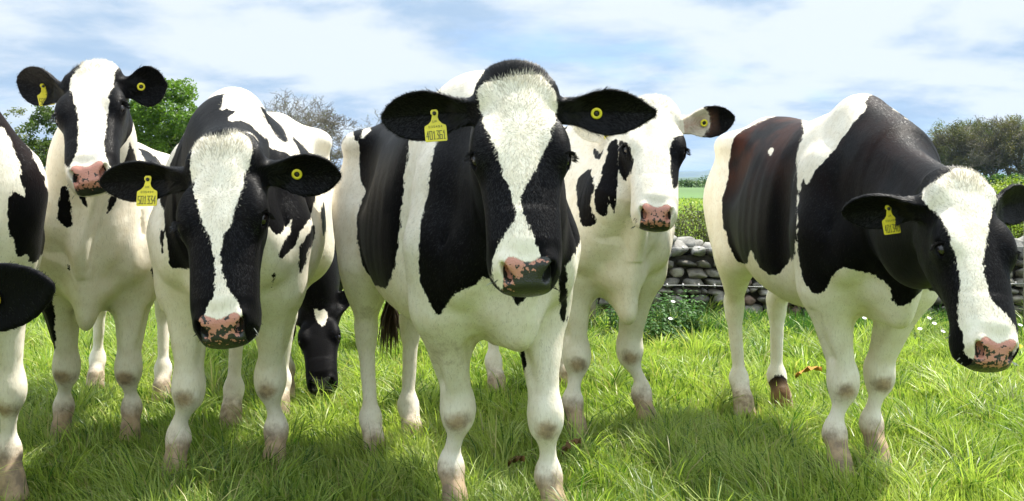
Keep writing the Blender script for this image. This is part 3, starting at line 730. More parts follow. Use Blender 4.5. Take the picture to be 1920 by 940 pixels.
# ---- the cow in the middle
cows['F'] = dict(label="nearest middle cow, tapering white blaze on its forehead, yellow ear tag reading 401361", s=.985, stance=1.05,
    chest=(.025, 3.10), rump=(-.49, 4.36), fat=.84, poll=P(966, 158, 2.70), nose=P(988, 517, 2.46), face=(.10, -1, .3), hs=1.0,
    front=[P(848, 965, 3.36)[:2], P(1032, 965, 3.27)[:2]], knees=[P(858, 768, 3.36), P(1022, 782, 3.27)],
    hind=[P(697, 860, 4.05)[:2], P(768, 840, 4.28)[:2]], neckr=(.22, .16, .11), dewlap=.635, crest=.04,
    ears=[dict(tip=P(1221, 212, 2.70), face=(-.05, -1, -.15), w=.116, cup=.5, pt=1.0, tag=dict(kind='button', t=.47, v=-.004)),
          dict(tip=P(724, 222, 2.70), face=(.05, -1, -.15), w=.124, cup=.5, tag=dict(kind='flag', t=.50, v=.0, num='401361', down=(.10, -.25, -1), nrm=(.05, -1, .22)))],
    base='white', headbase='black', nose_dark=(.36, .62, .42), lipdark=.5, bellydirt=.6, ribs=.0006, hairs=120000, top=[1.20, 1.28, 1.345, 1.34, 1.32, 1.37, 1.43, 1.43, 1.28, 1.04],
    patches=[('white', 'head', 2.55, [(890, 165), (905, 150), (940, 141), (985, 131), (1015, 133), (1036, 155), (1048, 185), (1045, 225), (1032, 258), (1012, 298), (995, 328), (985, 345), (976, 365), (977, 385), (985, 410), (998, 432), (1010, 455), (1014, 478), (1012, 505), (1000, 535), (955, 548), (925, 520), (922, 495), (933, 465), (950, 432), (968, 402), (962, 370), (947, 332), (930, 290), (915, 250), (897, 205)]),
             ('black', 'body', 3.15, [(895, 190), (850, 200), (815, 250), (803, 320), (792, 400), (785, 460), (786, 520), (800, 560), (822, 597), (840, 572), (852, 545), (895, 530), (905, 518), (930, 525), (955, 545), (968, 572), (985, 545), (1040, 530), (1060, 500), (1085, 470), (1110, 420), (1110, 350), (1075, 250), (1040, 170), (930, 120)], (.9, .55)),
             ('black', 'body', 3.9, [(669, 240), (685, 205), (707, 186), (747, 184), (800, 195), (790, 240), (762, 265), (757, 310), (750, 370), (745, 430), (737, 490), (722, 528), (700, 528), (684, 510), (670, 465), (667, 420), (675, 383), (686, 356), (676, 345), (672, 290)], (.8, .4)),
             ('white', 'body', 3.9, [(676, 264), (681, 240), (699, 237), (690, 252)], (.8, .4)),
             ('black', 'body', 4.2, [(600, 320), (600, 240), (668, 210), (680, 215), (674, 262), (664, 268), (660, 244), (642, 262), (628, 290), (622, 320)], (.6, .6)),
             ('black', 'body', 3.3, [(974, 640), (984, 645), (987, 690), (979, 702), (975, 670)], (.2, .2)),
             ('black', 'body', 3.4, [(1046, 490), (1062, 500), (1064, 600), (1050, 604)], (.4, .4))])
# ---- head-down cow, second from the left
cows['D'] = dict(label="cow with lowered head and narrow white blaze, ear tag reading 501334", s=1.01,
    chest=(-.97, 3.52), rump=(-1.06, 4.85), poll=P(424, 283, 2.92), nose=P(419, 583, 2.72), face=(-.03, -1, .3), hs=.985,
    front=[P(332, 880, 3.72)[:2], P(517, 860, 3.85)[:2]], knees=[P(354, 728, 3.72), P(507, 712, 3.85)],
    hind=[P(437, 790, 4.60)[:2], (-1.04, 4.80)], fat=.87, neckr=(.23, .16, .115), crest=.10,
    ears=[dict(tip=P(631, 330, 2.93), face=(-.05, -1, -.25), w=.12, tag=dict(kind='button', t=.5)),
          dict(tip=P(195, 342, 2.93), face=(.05, -1, -.25), w=.115, tag=dict(kind='flag', t=.52, v=0, num='501334', down=(.02, -.2, -1), nrm=(.02, -1, .18)))],
    base='white', headbase='black', nose_dark=(.36, .3, 0), hairs=70000,
    patches=[('white', 'head', 2.75, [(356, 267), (363, 250), (403, 230), (448, 235), (475, 255), (473, 292), (464, 319), (459, 350), (448, 377), (439, 408), (424, 426), (417, 453), (412, 480), (416, 511), (429, 544), (448, 566), (452, 583), (456, 610), (431, 632), (392, 632), (382, 602), (385, 578), (397, 561), (404, 524), (402, 489), (394, 453), (377, 417), (370, 381), (359, 341), (356, 310)]),
             ('black', 'body', 3.5, [(290, 363), (322, 290), (327, 274), (368, 207), (394, 182), (428, 178), (423, 198), (417, 225), (440, 215), (447, 225), (430, 245), (470, 250), (493, 268), (560, 290), (620, 300), (612, 340), (600, 370), (590, 400), (575, 425), (552, 468), (530, 493), (523, 478), (545, 440), (553, 412), (540, 400), (515, 420), (490, 440), (460, 470), (400, 520), (345, 502), (318, 508), (312, 450), (305, 400)], (.55, .55)),
             ('white', 'body', 3.5, [(430, 205), (440, 190), (470, 200), (480, 235), (440, 232)], (.4, .3)),
             ('black', 'body', 3.9, [(486, 198), (510, 215), (535, 245), (541, 268), (525, 262), (500, 230)], (.4, .3)),
             ('black', 'body', 4.3, [(547, 252), (570, 275), (590, 300), (570, 300), (555, 275)], (.4, .3)),
             ('black', 'body', 4.0, [(606, 375), (614, 385), (612, 430), (605, 450), (600, 400)], (.5, .5)),
             ('black', 'body', 3.9, [(560, 470), (572, 450), (590, 415), (592, 440), (575, 480), (563, 520)], (.4, .6)),
             ('black', 'all', 3.0, [(378, 258), (395, 232), (425, 236), (445, 224), (480, 236), (474, 250), (440, 246), (410, 256)], (.3, .35)),
             ('black', 'body', 3.6, [(505, 340), (605, 345), (590, 400), (562, 440), (548, 405), (532, 432), (516, 440), (500, 420)], (.5, .5)),
             ('black', 'body', 3.7, [(509, 520), (517, 510), (515, 530), (508, 540)], (.3, .3)),
             ('black', 'body', 3.6, [(302, 425), (307, 440), (306, 480), (301, 450)], (.3, .3))])
# ---- tall cow on the left
cows['C'] = dict(label="tall cow at left, head held high, white face between black cheeks", s=.93,
    chest=(-1.63, 4.08), rump=(-1.90, 5.36), fat=.93, poll=P(177, 143, 3.93), nose=P(169, 337, 3.58), face=(-.02, -1, .7), hs=1.0,
    front=[P(118, 860, 4.30)[:2], P(246, 840, 4.28)[:2]], knees=[P(125, 690, 4.30), P(241, 692, 4.28)],
    hind=[P(182, 740, 5.45)[:2], P(305, 760, 5.15)[:2]], neckr=(.23, .165, .115), crest=.02, dewlap=.58,
    ears=[dict(tip=P(307, 160, 3.95), face=(-.1, -1, -.2), w=.15, tag=dict(kind='button', t=.45)),
          dict(tip=P(38, 150, 3.95), face=(.3, -1, -.3), w=.14, cup=.6, tag=dict(kind='flag', t=.6, v=0, num='501339', small=False, down=(.28, -.1, -1), nrm=(.75, -.9, .1)))],
    base='white', headbase='white', nose_dark=(.12, .25, -.05), lipdark=.9, hairs=45000,
    patches=[('black', 'head', 3.8, [(185, 90), (156, 116), (138, 138), (131, 165), (134, 180), (146, 212), (147, 250), (143, 281), (130, 310), (114, 298), (95, 230), (90, 180), (100, 100)]),
             ('black', 'head', 3.8, [(219, 125), (213, 160), (203, 183), (201, 227), (198, 259), (197, 286), (214, 316), (232, 300), (255, 259), (270, 196), (270, 120), (232, 110)]),
             ('black', 'body', 3.9, [(118, 344), (132, 366), (132, 388), (139, 420), (121, 430), (109, 411), (112, 370)], (.3, .3)),
             ('black', 'body', 3.9, [(206, 366), (220, 370), (214, 388), (197, 404)], (.3, .3)),
             ('black', 'body', 3.8, [(141, 360), (158, 362), (164, 391), (153, 380)], (.3, .3)),
             ('black', 'body', 4.3, [(237, 250), (252, 290), (258, 306), (225, 310), (225, 260)], (.3, .3)),
             ('black', 'body', 4.6, [(66, 560), (96, 540), (104, 620), (100, 660), (85, 640)], (1.5, 1.0)),
             ('black', 'body', 4.0, [(124, 494), (130, 498), (131, 508), (125, 504)], (.3, .3)),
             ('black', 'body', 4.6, [(283, 500), (305, 500), (305, 530), (290, 530)], (.5, 1.0)),
             ('black', 'body', 5.0, [(255, 270), (290, 290), (305, 310), (300, 330), (270, 300)], (.8, .8))])
# ---- white faced cow between the middle one and the right one
cows['G'] = dict(label="white-faced cow with a pink nose behind the middle cow, pale ear edged in black", s=1.0,
    chest=(.455, 4.18), rump=(.08, 5.45), fat=.88, poll=P(1224, 206, 4.15), nose=P(1229, 398, 3.86), face=(.02, -1, .6), hs=.97,
    front=[P(1076, 860, 4.33)[:2], P(1206, 850, 4.50)[:2]], knees=[P(1081, 668, 4.36), P(1180, 655, 4.52)],
    hind=[P(927, 740, 5.3)[:2], (.27, 5.45)], neckr=(.23, .165, .11), crest=.03, dewlap=.55,
    ears=[dict(tip=P(1372, 222, 4.15), face=(-.15, -1, -.2), w=.125, inner=.9, tag=dict(kind='button', t=.52)),
          dict(tip=P(1082, 240, 4.2), face=(.1, -1, -.2), w=.125, tag=dict(kind='flag', t=.3, v=.0, num=None))],
    base='white', headbase='white', earbase='white', nose_dark=(.14, .30, 0), lipdark=.9, hairs=40000,
    patches=[('black', 'head', 4.0, [(1150, 262), (1178, 268), (1187, 299), (1184, 322), (1173, 342), (1160, 322)]),
             ('black', 'head', 4.0, [(1256, 281), (1265, 256), (1290, 250), (1292, 290), (1276, 335), (1263, 356), (1258, 327)]),
             ('black', 'ear', 4.15, [(1305, 195), (1380, 190), (1380, 245), (1345, 268), (1300, 268), (1318, 255), (1332, 235), (1330, 212)]),
             ('black', 'body', 4.2, [(1107, 313), (1114, 350), (1107, 386), (1118, 418), (1091, 427), (1078, 359), (1085, 331)], (.4, .25)),
             ('black', 'body', 4.2, [(1142, 265), (1160, 265), (1158, 322), (1176, 377), (1172, 423), (1160, 402), (1151, 363), (1155, 404), (1146, 385), (1142, 362), (1138, 404), (1120, 400), (1114, 375), (1120, 350), (1133, 313)], (.4, .25)),
             ('black', 'body', 4.2, [(1114, 262), (1135, 268), (1126, 299), (1113, 295)], (.4, .2)),
             ('black', 'body', 4.8, [(1020, 200), (1070, 240), (1075, 420), (1030, 520), (960, 480), (950, 240)], (.25, .5))])
# ---- big cow on the right
cows['H'] = dict(label="big brownish-black and white cow on the right, lowered head, ear tag reading 401340", s=1.0,
    chest=(1.31, 3.60), rump=(1.13, 4.95), fat=.90, poll=P(1793, 350, 3.03), nose=P(1846, 592, 2.83), face=(.22, -1, .38), hs=.965, tail=[(1.20, 5.08, .82), (1.265, 5.05, .62)],
    front=[P(1568, 890, 3.80)[:2], P(1637, 880, 3.95)[:2]], knees=[P(1580, 716, 3.82), P(1648, 702, 3.97)],
    hind=[P(1388, 790, 4.84)[:2], P(1459, 790, 4.92)[:2]], neckr=(.23, .165, .11), crest=-.08, crestz=1.20, crestk=.05, brown=1.0,
    ears=[dict(tip=P(1930, 375, 3.15), face=(.1, -1, -.1), w=.12),
          dict(tip=P(1586, 398, 3.12), face=(.15, -1, -.35), w=.115, cup=.5, tag=dict(kind='flag', t=.52, v=0, num='401340', down=(.14, -.1, -1), nrm=(.3, -1, .1)))],
    base='white', headbase='black', nose_dark=(.14, .35, 0), lipdark=1.0, ribs=.0011, hairs=70000,
    patches=[('white', 'head', 2.9, [(1722, 352), (1747, 340), (1773, 327), (1790, 310), (1815, 298), (1852, 315), (1868, 357), (1869, 380), (1854, 412), (1849, 450), (1845, 493), (1849, 531), (1858, 561), (1885, 586), (1910, 629), (1900, 660), (1870, 670), (1812, 664), (1806, 625), (1796, 603), (1798, 552), (1800, 518), (1792, 480), (1781, 442), (1764, 408), (1734, 382)]),
             ('black', 'body', 4.35, [(1371, 247), (1433, 215), (1483, 200), (1520, 185), (1506, 222), (1501, 240), (1501, 258), (1492, 281), (1488, 322), (1487, 368), (1487, 423), (1483, 473), (1460, 505), (1442, 508), (1424, 496), (1408, 462), (1404, 492), (1392, 501), (1378, 496), (1359, 460), (1347, 405), (1350, 373), (1362, 327), (1362, 290)], (.8, .5)),
             ('white', 'body', 4.2, [(1437, 285), (1445, 276), (1452, 280), (1445, 294)], (.3, .1)),
             ('black', 'body', 3.6, [(1625, 171), (1648, 150), (1690, 160), (1760, 250), (1790, 330), (1800, 480), (1770, 560), (1735, 540), (1724, 544), (1696, 571), (1679, 569), (1675, 560), (1662, 528), (1630, 514), (1597, 505), (1579, 501), (1556, 528), (1543, 556), (1524, 558), (1501, 533), (1490, 492), (1488, 423), (1490, 359), (1499, 327), (1506, 347), (1524, 313), (1556, 281), (1597, 228), (1627, 194)], (.9, .6)),
             ('white', 'body', 3.7, [(1662, 196), (1680, 180), (1700, 196), (1712, 226), (1700, 222), (1689, 212)], (.7, .7)),
             ('black', 'body', 4.8, [(1440, 704), (1478, 704), (1490, 790), (1428, 790)], (.3, .3))])
# ---- grazing cow behind
cows['E'] = dict(label="black cow grazing behind the others, nose in the grass, small white forehead star", s=.86,
    chest=(-1.04, 5.40), rump=(-1.26, 6.55), poll=P(597, 580, 5.28), nose=P(603, 709, 5.02), face=(.0, -1, .9), hs=.84,
    front=[(-1.10, 5.22), (-.985, 5.72)], hind=[(-1.42, 6.30), (-1.12, 6.55)], neckr=(.25, .19, .12), crest=-.02, hf=.006, hc=.016, dewlap=.6,
    ears=[dict(tip=P(652, 548, 5.32), face=(.0, -1, .2), w=.10), dict(tip=P(540, 588, 5.3), face=(0, -1, .1), w=.10)],
    base='black', headbase='black', nose_dark=(.95, 0, 0), hairs=9000, hairw=1.6, lash=False,
    patches=[('white', 'head', 5.2, [(586, 586), (592, 578), (600, 583), (607, 578), (614, 586), (613, 599), (606, 615), (596, 607)]),
             ('white', 'body', 5.3, [(500, 600), (600, 600), (660, 620), (660, 860), (500, 860)], (.6, 1.6))])
# ---- the two at the left edge
cows['A'] = dict(label="cow cut off by the left edge, head unseen, dark patch down its white chest", s=1.0,
    chest=(-1.67, 3.27), rump=(-2.53, 4.31), poll=np.array([-2.02, 3.18, 1.36]), nose=np.array([-2.20, 2.82, 1.02]), face=(-.4, -1, .5), hs=.98, fat=.95,
    front=[P(18, 940, 3.55)[:2], (-1.95, 3.36)], hind=[(-2.60, 4.02), (-2.36, 4.40)], neckr=(.24, .185, .13), crest=.05, neckmid=np.array([-1.76, 3.22, 1.19]), hf=.0055, hc=.012, brown=.9,
    ears=[dict(tip=np.array([-1.76, 3.28, 1.33]), face=(.2, -1, -.2), w=.11), dict(tip=np.array([-2.36, 3.22, 1.36]), face=(0, -1, -.2), w=.12)],
    base='white', headbase='black', nose_dark=(.9, .3, 0), hairs=20000, lash=False,
    patches=[('black', 'body', 3.2, [(-30, 200), (0, 183), (14, 190), (30, 215), (42, 250), (64, 292), (80, 330), (115, 400), (115, 470), (62, 508), (52, 476), (33, 494), (8, 386), (22, 352), (29, 357), (50, 375), (40, 340), (33, 300), (22, 262), (5, 238), (-40, 225)], (.5, .4))])
cows['B'] = dict(label="nearest cow at the left edge, only its big black ear reaching into the picture", s=1.0,
    chest=(-1.62, 2.42), rump=(-2.82, 2.95), poll=P(-235, 545, 2.12), nose=P(-225, 945, 1.92), face=(.1, -1, .3), hs=1.0,
    front=[(-1.72, 2.28), (-1.85, 2.62)], hind=[(-2.72, 2.72), (-2.82, 3.14)], neckr=(.25, .18, .125), hf=.006, hc=.016,
    ears=[dict(tip=P(92, 538, 2.02), face=(.0, -1, -.1), w=.132, cup=.25, tag=dict(kind='button', t=.60, v=.0)), dict(tip=P(-450, 560, 2.15), face=(0, -1, -.2), w=.13)],
    base='white', headbase='black', nose_dark=(.6, .3, 0), hairs=16000, lash=False,
    patches=[('black', 'body', 2.6, [(-1200, 200), (-420, 260), (-380, 620), (-900, 700), (-1300, 650)], (.8, .8))])
for key, spec in cows.items():
    if DEV and key not in DEV: continue
    build_cow('cow', spec)
# ------------------------------------------------------------------ ground, far fields, hills
rng = np.random.default_rng(5)
def fnoise(x, y, scale, seed=0, octv=3):
    r = np.random.default_rng(100+seed); v = 0; a = 1.0
    for o in range(octv):
        for k in range(5):
            th = r.uniform(0, 2*math.pi); f = scale*(2**o)*r.uniform(.6, 1.4); v = v+a*np.sin((x*math.cos(th)+y*math.sin(th))*f*6.283+r.uniform(0, 6.28))/3.2
        a *= .55
    return v
def ground_material():
    m, n, l, o = material("pasture_turf")
    tc = nd(n, 'ShaderNodeTexCoord'); b = nd(n, 'ShaderNodeBsdfPrincipled', i_Roughness=.85); b.inputs['Specular IOR Level'].default_value = .15
    z1 = nd(n, 'ShaderNodeTexNoise', i_Scale=.9, i_Detail=6.0); z2 = nd(n, 'ShaderNodeTexNoise', i_Scale=60.0, i_Detail=4.0); z3 = nd(n, 'ShaderNodeTexNoise', i_Scale=.004, i_Detail=3.0)
    for z in (z1, z2, z3): l.new(tc.outputs['Object'], z.inputs['Vector'])
    r = nd(n, 'ShaderNodeValToRGB'); r.color_ramp.elements[0].position = .35; r.color_ramp.elements[0].color = (.11, .17, .03, 1); r.color_ramp.elements[1].position = .7; r.color_ramp.elements[1].color = (.20, .27, .055, 1)
    l.new(z1.outputs[0], r.inputs[0])
    k = nd(n, 'ShaderNodeMapRange'); k.inputs[1].default_value = .3; k.inputs[2].default_value = .7; k.inputs[3].default_value = .45; k.inputs[4].default_value = 1.2; l.new(z2.outputs[0], k.inputs[0])
    x = nd(n, 'ShaderNodeMix', data_type='RGBA', blend_type='MULTIPLY'); x.inputs[0].default_value = 1; l.new(r.outputs[0], x.inputs[6]); l.new(k.outputs[0], x.inputs[7])
    l.new(x.outputs[2], b.inputs['Base Color'])
    q = nd(n, 'ShaderNodeBump', i_Strength=.6, i_Distance=.03); l.new(z2.outputs[0], q.inputs['Height']); l.new(q.outputs[0], b.inputs['Normal'])
    l.new(b.outputs[0], o.inputs[0]); return m
gv, gf = [], []
gx = np.concatenate([[-7000, -2500, -900, -300, -100, -40], np.linspace(-14, 14, 57), [40, 100, 300, 900, 2500, 7000]])
gy = np.concatenate([[-400, -100, -30, -8], np.linspace(-2, 20, 45), [30, 60, 140, 400, 1200, 4000, 12000]])
XX, YY = np.meshgrid(gx, gy, indexing='ij'); near = (np.abs(XX) < 15) & (YY > -3) & (YY < 21)
def ground_z(x, y): return .022*fnoise(x, y, .35, 3, 2)*np.clip((14.5-np.abs(x))/4, 0, 1)*np.clip((20-y)/5, 0, 1)*np.clip((y+2)/1.5, 0, 1)
ZZ = ground_z(XX, YY)-.012
idx = np.arange(XX.size).reshape(XX.shape)
gq = np.stack([idx[:-1, :-1], idx[1:, :-1], idx[1:, 1:], idx[:-1, 1:]], -1).reshape(-1, 4)
o = mesh_obj('ground', np.stack([XX, YY, ZZ], -1).reshape(-1, 3), gq.astype(np.int32), ground_material()); tag(o, kind='structure')

def field_patch(name, pts, col, z):
    o = mesh_obj(name, [(x, y, z) for x, y in pts], [tuple(range(len(pts)))], plain(name+'_mat', col, .9, noise=.25, scale=.02), smooth=False); tag(o, kind='structure')
field_patch('far_meadow', [(-160, 60), (900, 60), (1500, 330), (-400, 330)], (.065, .135, .022), .03)
field_patch('far_arable_field', [(-700, 360), (1800, 360), (2600, 900), (-900, 900)], (.13, .15, .06), .12)
def ridge(name, y0, depth, h, seed, col, width=4200, n=160):
    xs = np.linspace(-width, width, n); vs = []; fs = []
    prof = h*(.62+.38*np.clip(fnoise(xs, xs*0+seed, 1/2600., seed, 3), -1, 1.3)); rows = 9
    for j in range(rows):
        t = j/(rows-1); k = math.sin(t*math.pi)
        for i, x in enumerate(xs): vs.append((x, y0+depth*t, -2+(prof[i]+2)*k*(.85+.15*math.sin(i*.7+j))))
    fs = [(j*n+i, j*n+i+1, (j+1)*n+i+1, (j+1)*n+i) for j in range(rows-1) for i in range(n-1)]
    o = mesh_obj(name, vs, fs, plain(name+'_mat', col, .95, noise=.3, scale=.006)); tag(o, kind='structure')
ridge('hills', 5200, 1600, 84, 7, (.10, .12, .05))
ridge('low_hills', 2100, 700, 17, 12, (.055, .085, .03), 2600)

# ------------------------------------------------------------------ grass
GRASS = leafy("grass_blade", trans=.42, rough=.42, spec=.45, tmul=(1.15, 1.3, .6))
def blades(name, n_, x, y, h, w, bend, dirn, col, zoff=None):
    z0 = ground_z(x, y)-.01 if zoff is None else zoff
    base = np.stack([x, y, z0], 1); d = np.stack([np.cos(dirn), np.sin(dirn), 0*dirn], 1)
    a = rng.uniform(0, math.pi, n_); s = np.stack([np.cos(a), np.sin(a), 0*a], 1)
    up = np.array([0, 0, 1.0])
    V = np.zeros((n_, 7, 3))
    for i, t in enumerate((0, .4, .75, 1.0)):
        c = base+d*(bend*h*t**1.8)[:, None]+up*(h*(t-.42*np.clip(bend, 0, 1.2)*t**2.4))[:, None]
        ww = w*(1, .92, .6, 0)[i]
        if i < 3: V[:, 2*i] = c-s*ww[:, None]; V[:, 2*i+1] = c+s*ww[:, None]
        else: V[:, 6] = c
    b = np.arange(n_)[:, None]*7
    q = np.concatenate([b+np.array([[0, 1, 3, 2]]), b+np.array([[2, 3, 5, 4]])]).astype(np.int32); t3 = (b+np.array([[4, 5, 6]])).astype(np.int32)
    shade = np.array([.70, .85, 1.0, 1.1]); C = np.zeros((n_, 7, 3))
    for i, t in enumerate((0, 0, 1, 1, 2, 2, 3)): C[:, i] = col
    return mesh_obj(name, V.reshape(-1, 3), [q, t3], GRASS, attrs=dict(tint=C.reshape(-1, 3)))
def scatter(n_, y0, y1, k=.52, extra=.5):
    y = y0+(y1-y0)*rng.random(n_*2); hw = k*y+extra; keep = rng.random(n_*2) < hw/(k*y1+extra); y = y[keep][:n_]; hw = k*y+extra
    return rng.uniform(-1, 1, len(y))*hw, y
def grass_colour(x, y, n_):
    a = np.array([.22, .305, .06]); b = np.array([.40, .47, .12]); c = np.array([.52, .47, .22]); dk = np.array([.06, .14, .018])
    m = np.clip(.5+.35*fnoise(x, y, .5, 9, 3)+rng.normal(0, .22, n_), 0, 1)[:, None]
    col = a*(1-m)+b*m
    r_ = rng.random(n_); col = np.where((r_ < .055)[:, None], c*rng.uniform(.6, 1.1, (n_, 1)), col); col = np.where((r_ > .86)[:, None], dk, col)
    return col*rng.uniform(.8, 1.2, (n_, 1))
GK = float(os.environ.get('GRASSK', 1))
XS, YS, HS, WS, BS, DS, CS = [], [], [], [], [], [], []
for (n_, y0, y1, hh, w0) in ((52000, 1.35, 2.6, .125, .0019), (105000, 2.6, 4.6, .105, .0022), (110000, 4.6, 7.5, .095, .0031), (90000, 7.5, 13, .085, .0050), (60000, 13, 26, .10, .010), (40000, 26, 60, .12, .024)):
    x, y = scatter(int(n_*GK), y0, y1); m = len(x)
    # gather into tussocks
    cl = fnoise(x, y, .9, 21, 3); hmul = np.clip(.78+.42*cl, .35, 1.7)
    h = hh*hmul*rng.uniform(.45, 1.35, m)
    tall = rng.random(m) < .02; h = np.where(tall, h*1.5, h)
    bend = np.clip(rng.normal(.42, .28, m)+.15*cl, .03, 1.3)
    dirn = 3.4+1.4*fnoise(x, y, .35, 31, 2)+rng.normal(0, .9, m)
    XS.append(x); YS.append(y); HS.append(h); WS.append(w0*rng.uniform(.6, 1.4, m)); BS.append(bend); DS.append(dirn); CS.append(grass_colour(x, y, m))
# long tussocks: each a spray of blades from one root
tx, ty = scatter(820, 1.6, 9.0); nb_ = 48
for x0, y0 in zip(tx, ty):
    r_ = rng.uniform(.03, .10); a = rng.uniform(0, 6.283, nb_); rr = r_*np.sqrt(rng.random(nb_))
    XS.append(x0+rr*np.cos(a)); YS.append(y0+rr*np.sin(a)); HS.append(rng.uniform(.12, .25)*rng.uniform(.6, 1.15, nb_)); WS.append(.0011*(1+y0*.28)*rng.uniform(.7, 1.4, nb_))
    BS.append(rng.uniform(.25, 1.3, nb_)); lay = rng.uniform(0, 6.283); DS.append(np.where(rng.random(nb_) < .55, lay+rng.normal(0, .5, nb_), a)); CS.append(grass_colour(XS[-1], YS[-1], nb_)*rng.uniform(.85, 1.2))
x, y, h, w, bd, dr, cc = [np.concatenate(q) for q in (XS, YS, HS, WS, BS, DS, CS)]
o = blades('grass', len(x), x, y, h, w, bd, dr, cc); tag(o, 'green pasture grass, short and tufted, under and around the cows', 'grass', kind='stuff')

# ------------------------------------------------------------------ dry stone wall
def blob_template(sub=2):
    import bmesh
    bm = bmesh.new(); bmesh.ops.create_icosphere(bm, subdivisions=sub, radius=1.0)
    v = np.array([q.co[:] for q in bm.verts]); f = np.array([[q.index for q in p.verts] for p in bm.faces], np.int32); bm.free(); return v, f
BV, BF = blob_template(3)
def stone_material():
    m, n, l, o = material("limestone")
    tc = nd(n, 'ShaderNodeTexCoord'); b = nd(n, 'ShaderNodeBsdfPrincipled', i_Roughness=.85); b.inputs['Specular IOR Level'].default_value = .2
    a = nd(n, 'ShaderNodeAttribute', attribute_name='tint')
    z1 = nd(n, 'ShaderNodeTexNoise', i_Scale=14.0, i_Detail=8.0, i_Roughness=.65); z2 = nd(n, 'ShaderNodeTexNoise', i_Scale=5.0, i_Detail=5.0, i_Roughness=.7)
    l.new(tc.outputs['Object'], z1.inputs['Vector']); l.new(tc.outputs['Object'], z2.inputs['Vector'])
    k = nd(n, 'ShaderNodeMapRange'); k.inputs[1].default_value = .3; k.inputs[2].default_value = .7; k.inputs[3].default_value = .45; k.inputs[4].default_value = 1.35; l.new(z1.outputs[0], k.inputs[0])
    x = nd(n, 'ShaderNodeMix', data_type='RGBA', blend_type='MULTIPLY'); x.inputs[0].default_value = 1; l.new(a.outputs['Color'], x.inputs[6]); l.new(k.outputs[0], x.inputs[7])
    s = nd(n, 'ShaderNodeMapRange'); s.interpolation_type = 'SMOOTHSTEP'; s.inputs[1].default_value = .55; s.inputs[2].default_value = .68; l.new(z2.outputs[0], s.inputs[0])
    y = nd(n, 'ShaderNodeMix', data_type='RGBA'); l.new(mth(n, l, 'MULTIPLY', s.outputs[0], .30), y.inputs[0]); l.new(x.outputs[2], y.inputs[6]); y.inputs[7].default_value = (.52, .51, .45, 1)
    l.new(y.outputs[2], b.inputs['Base Color'])
    q = nd(n, 'ShaderNodeBump', i_Strength=.8, i_Distance=.012); l.new(z1.outputs[0], q.inputs['Height']); l.new(q.outputs[0], b.inputs['Normal'])
    l.new(b.outputs[0], o.inputs[0]); return m
STONE = stone_material()
def stone(c, r, yaw, tilt, sq=3.2, rough=.16):
    v = BV.copy(); e = 2/sq
    v = np.sign(v)*np.abs(v)**e
    ph = rng.uniform(0, 6, 3); nz = sum(np.sin(BV[:, i]*rng.uniform(1.5, 3.6)+BV[:, (i+1) % 3]*rng.uniform(1, 3)+ph[i]) for i in range(3))
    v = v*(1+rough*nz/2+rng.normal(0, .018, len(v)))[:, None]
    for _ in range(14):
        nn_ = rng.normal(0, 1, 3); nn_ /= np.linalg.norm(nn_); c_ = rng.uniform(.60, .92); e_ = np.maximum(v@nn_-c_, 0); v = v-e_[:, None]*nn_*.85
    v = v*np.asarray(r)
    cy_, sy_ = math.cos(tilt), math.sin(tilt); v = np.stack([v[:, 0]*cy_-v[:, 2]*sy_, v[:, 1], v[:, 0]*sy_+v[:, 2]*cy_], 1)
    cy_, sy_ = math.cos(yaw), math.sin(yaw); v = np.stack([v[:, 0]*cy_-v[:, 1]*sy_, v[:, 0]*sy_+v[:, 1]*cy_, v[:, 2]], 1)
    return v+c
WX0, WX1, WY, WH = .62, 5.6, 8.25, .47
SV, SF, SC, nS = [], [], [], 0
def put_stone(v, col):
    global nS
    SV.append(v); SF.append(BF+nS); SC.append(np.tile(col, (len(v), 1))); nS += len(v)
def scol():
    r_ = rng.random(); base = np.array([.20, .185, .15]) if r_ < .5 else (np.array([.155, .145, .12]) if r_ < .75 else (np.array([.26, .235, .19]) if r_ < .93 else np.array([.24, .165, .125])))
    return base*rng.uniform(.75, 1.3)
for face, yy in ((0, WY), (1, WY+.42)):
    z = .0
    while z < WH-.03:
        ch = rng.uniform(.048, .088)*(1.2-.35*z/WH); x = WX0+rng.uniform(0, .1)
        while x < WX1:
            L_ = ch*rng.uniform(1.0, 2.5); dz = rng.normal(0, .006)
            put_stone(stone(np.array([x+L_/2, yy+rng.normal(0, .012)+.07*(z/WH)*(1 if not face else -1), z+ch/2+dz]), (L_*.515, .11, ch*.53), rng.normal(0, .07), rng.normal(0, .06), sq=rng.uniform(2.5, 3.6)), scol())
            x += L_
        z += ch*.97
x = WX0
while x < WX1:                                   # through-stones and rough cope on top, catching the sun
    L_ = rng.uniform(.08, .20); hgt = rng.uniform(.035, .07)
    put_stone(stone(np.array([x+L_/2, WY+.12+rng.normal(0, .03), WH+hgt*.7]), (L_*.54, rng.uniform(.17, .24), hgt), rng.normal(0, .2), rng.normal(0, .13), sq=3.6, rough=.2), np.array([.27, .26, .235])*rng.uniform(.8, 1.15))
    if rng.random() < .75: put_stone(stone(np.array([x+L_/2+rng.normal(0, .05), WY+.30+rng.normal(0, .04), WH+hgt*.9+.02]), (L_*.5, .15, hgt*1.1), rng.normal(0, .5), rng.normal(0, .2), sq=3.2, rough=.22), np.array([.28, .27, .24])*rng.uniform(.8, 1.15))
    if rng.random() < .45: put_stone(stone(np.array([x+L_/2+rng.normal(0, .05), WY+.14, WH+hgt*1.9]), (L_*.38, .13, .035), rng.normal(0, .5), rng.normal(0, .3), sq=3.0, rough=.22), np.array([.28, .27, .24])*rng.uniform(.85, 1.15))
    x += L_*.93
core = []
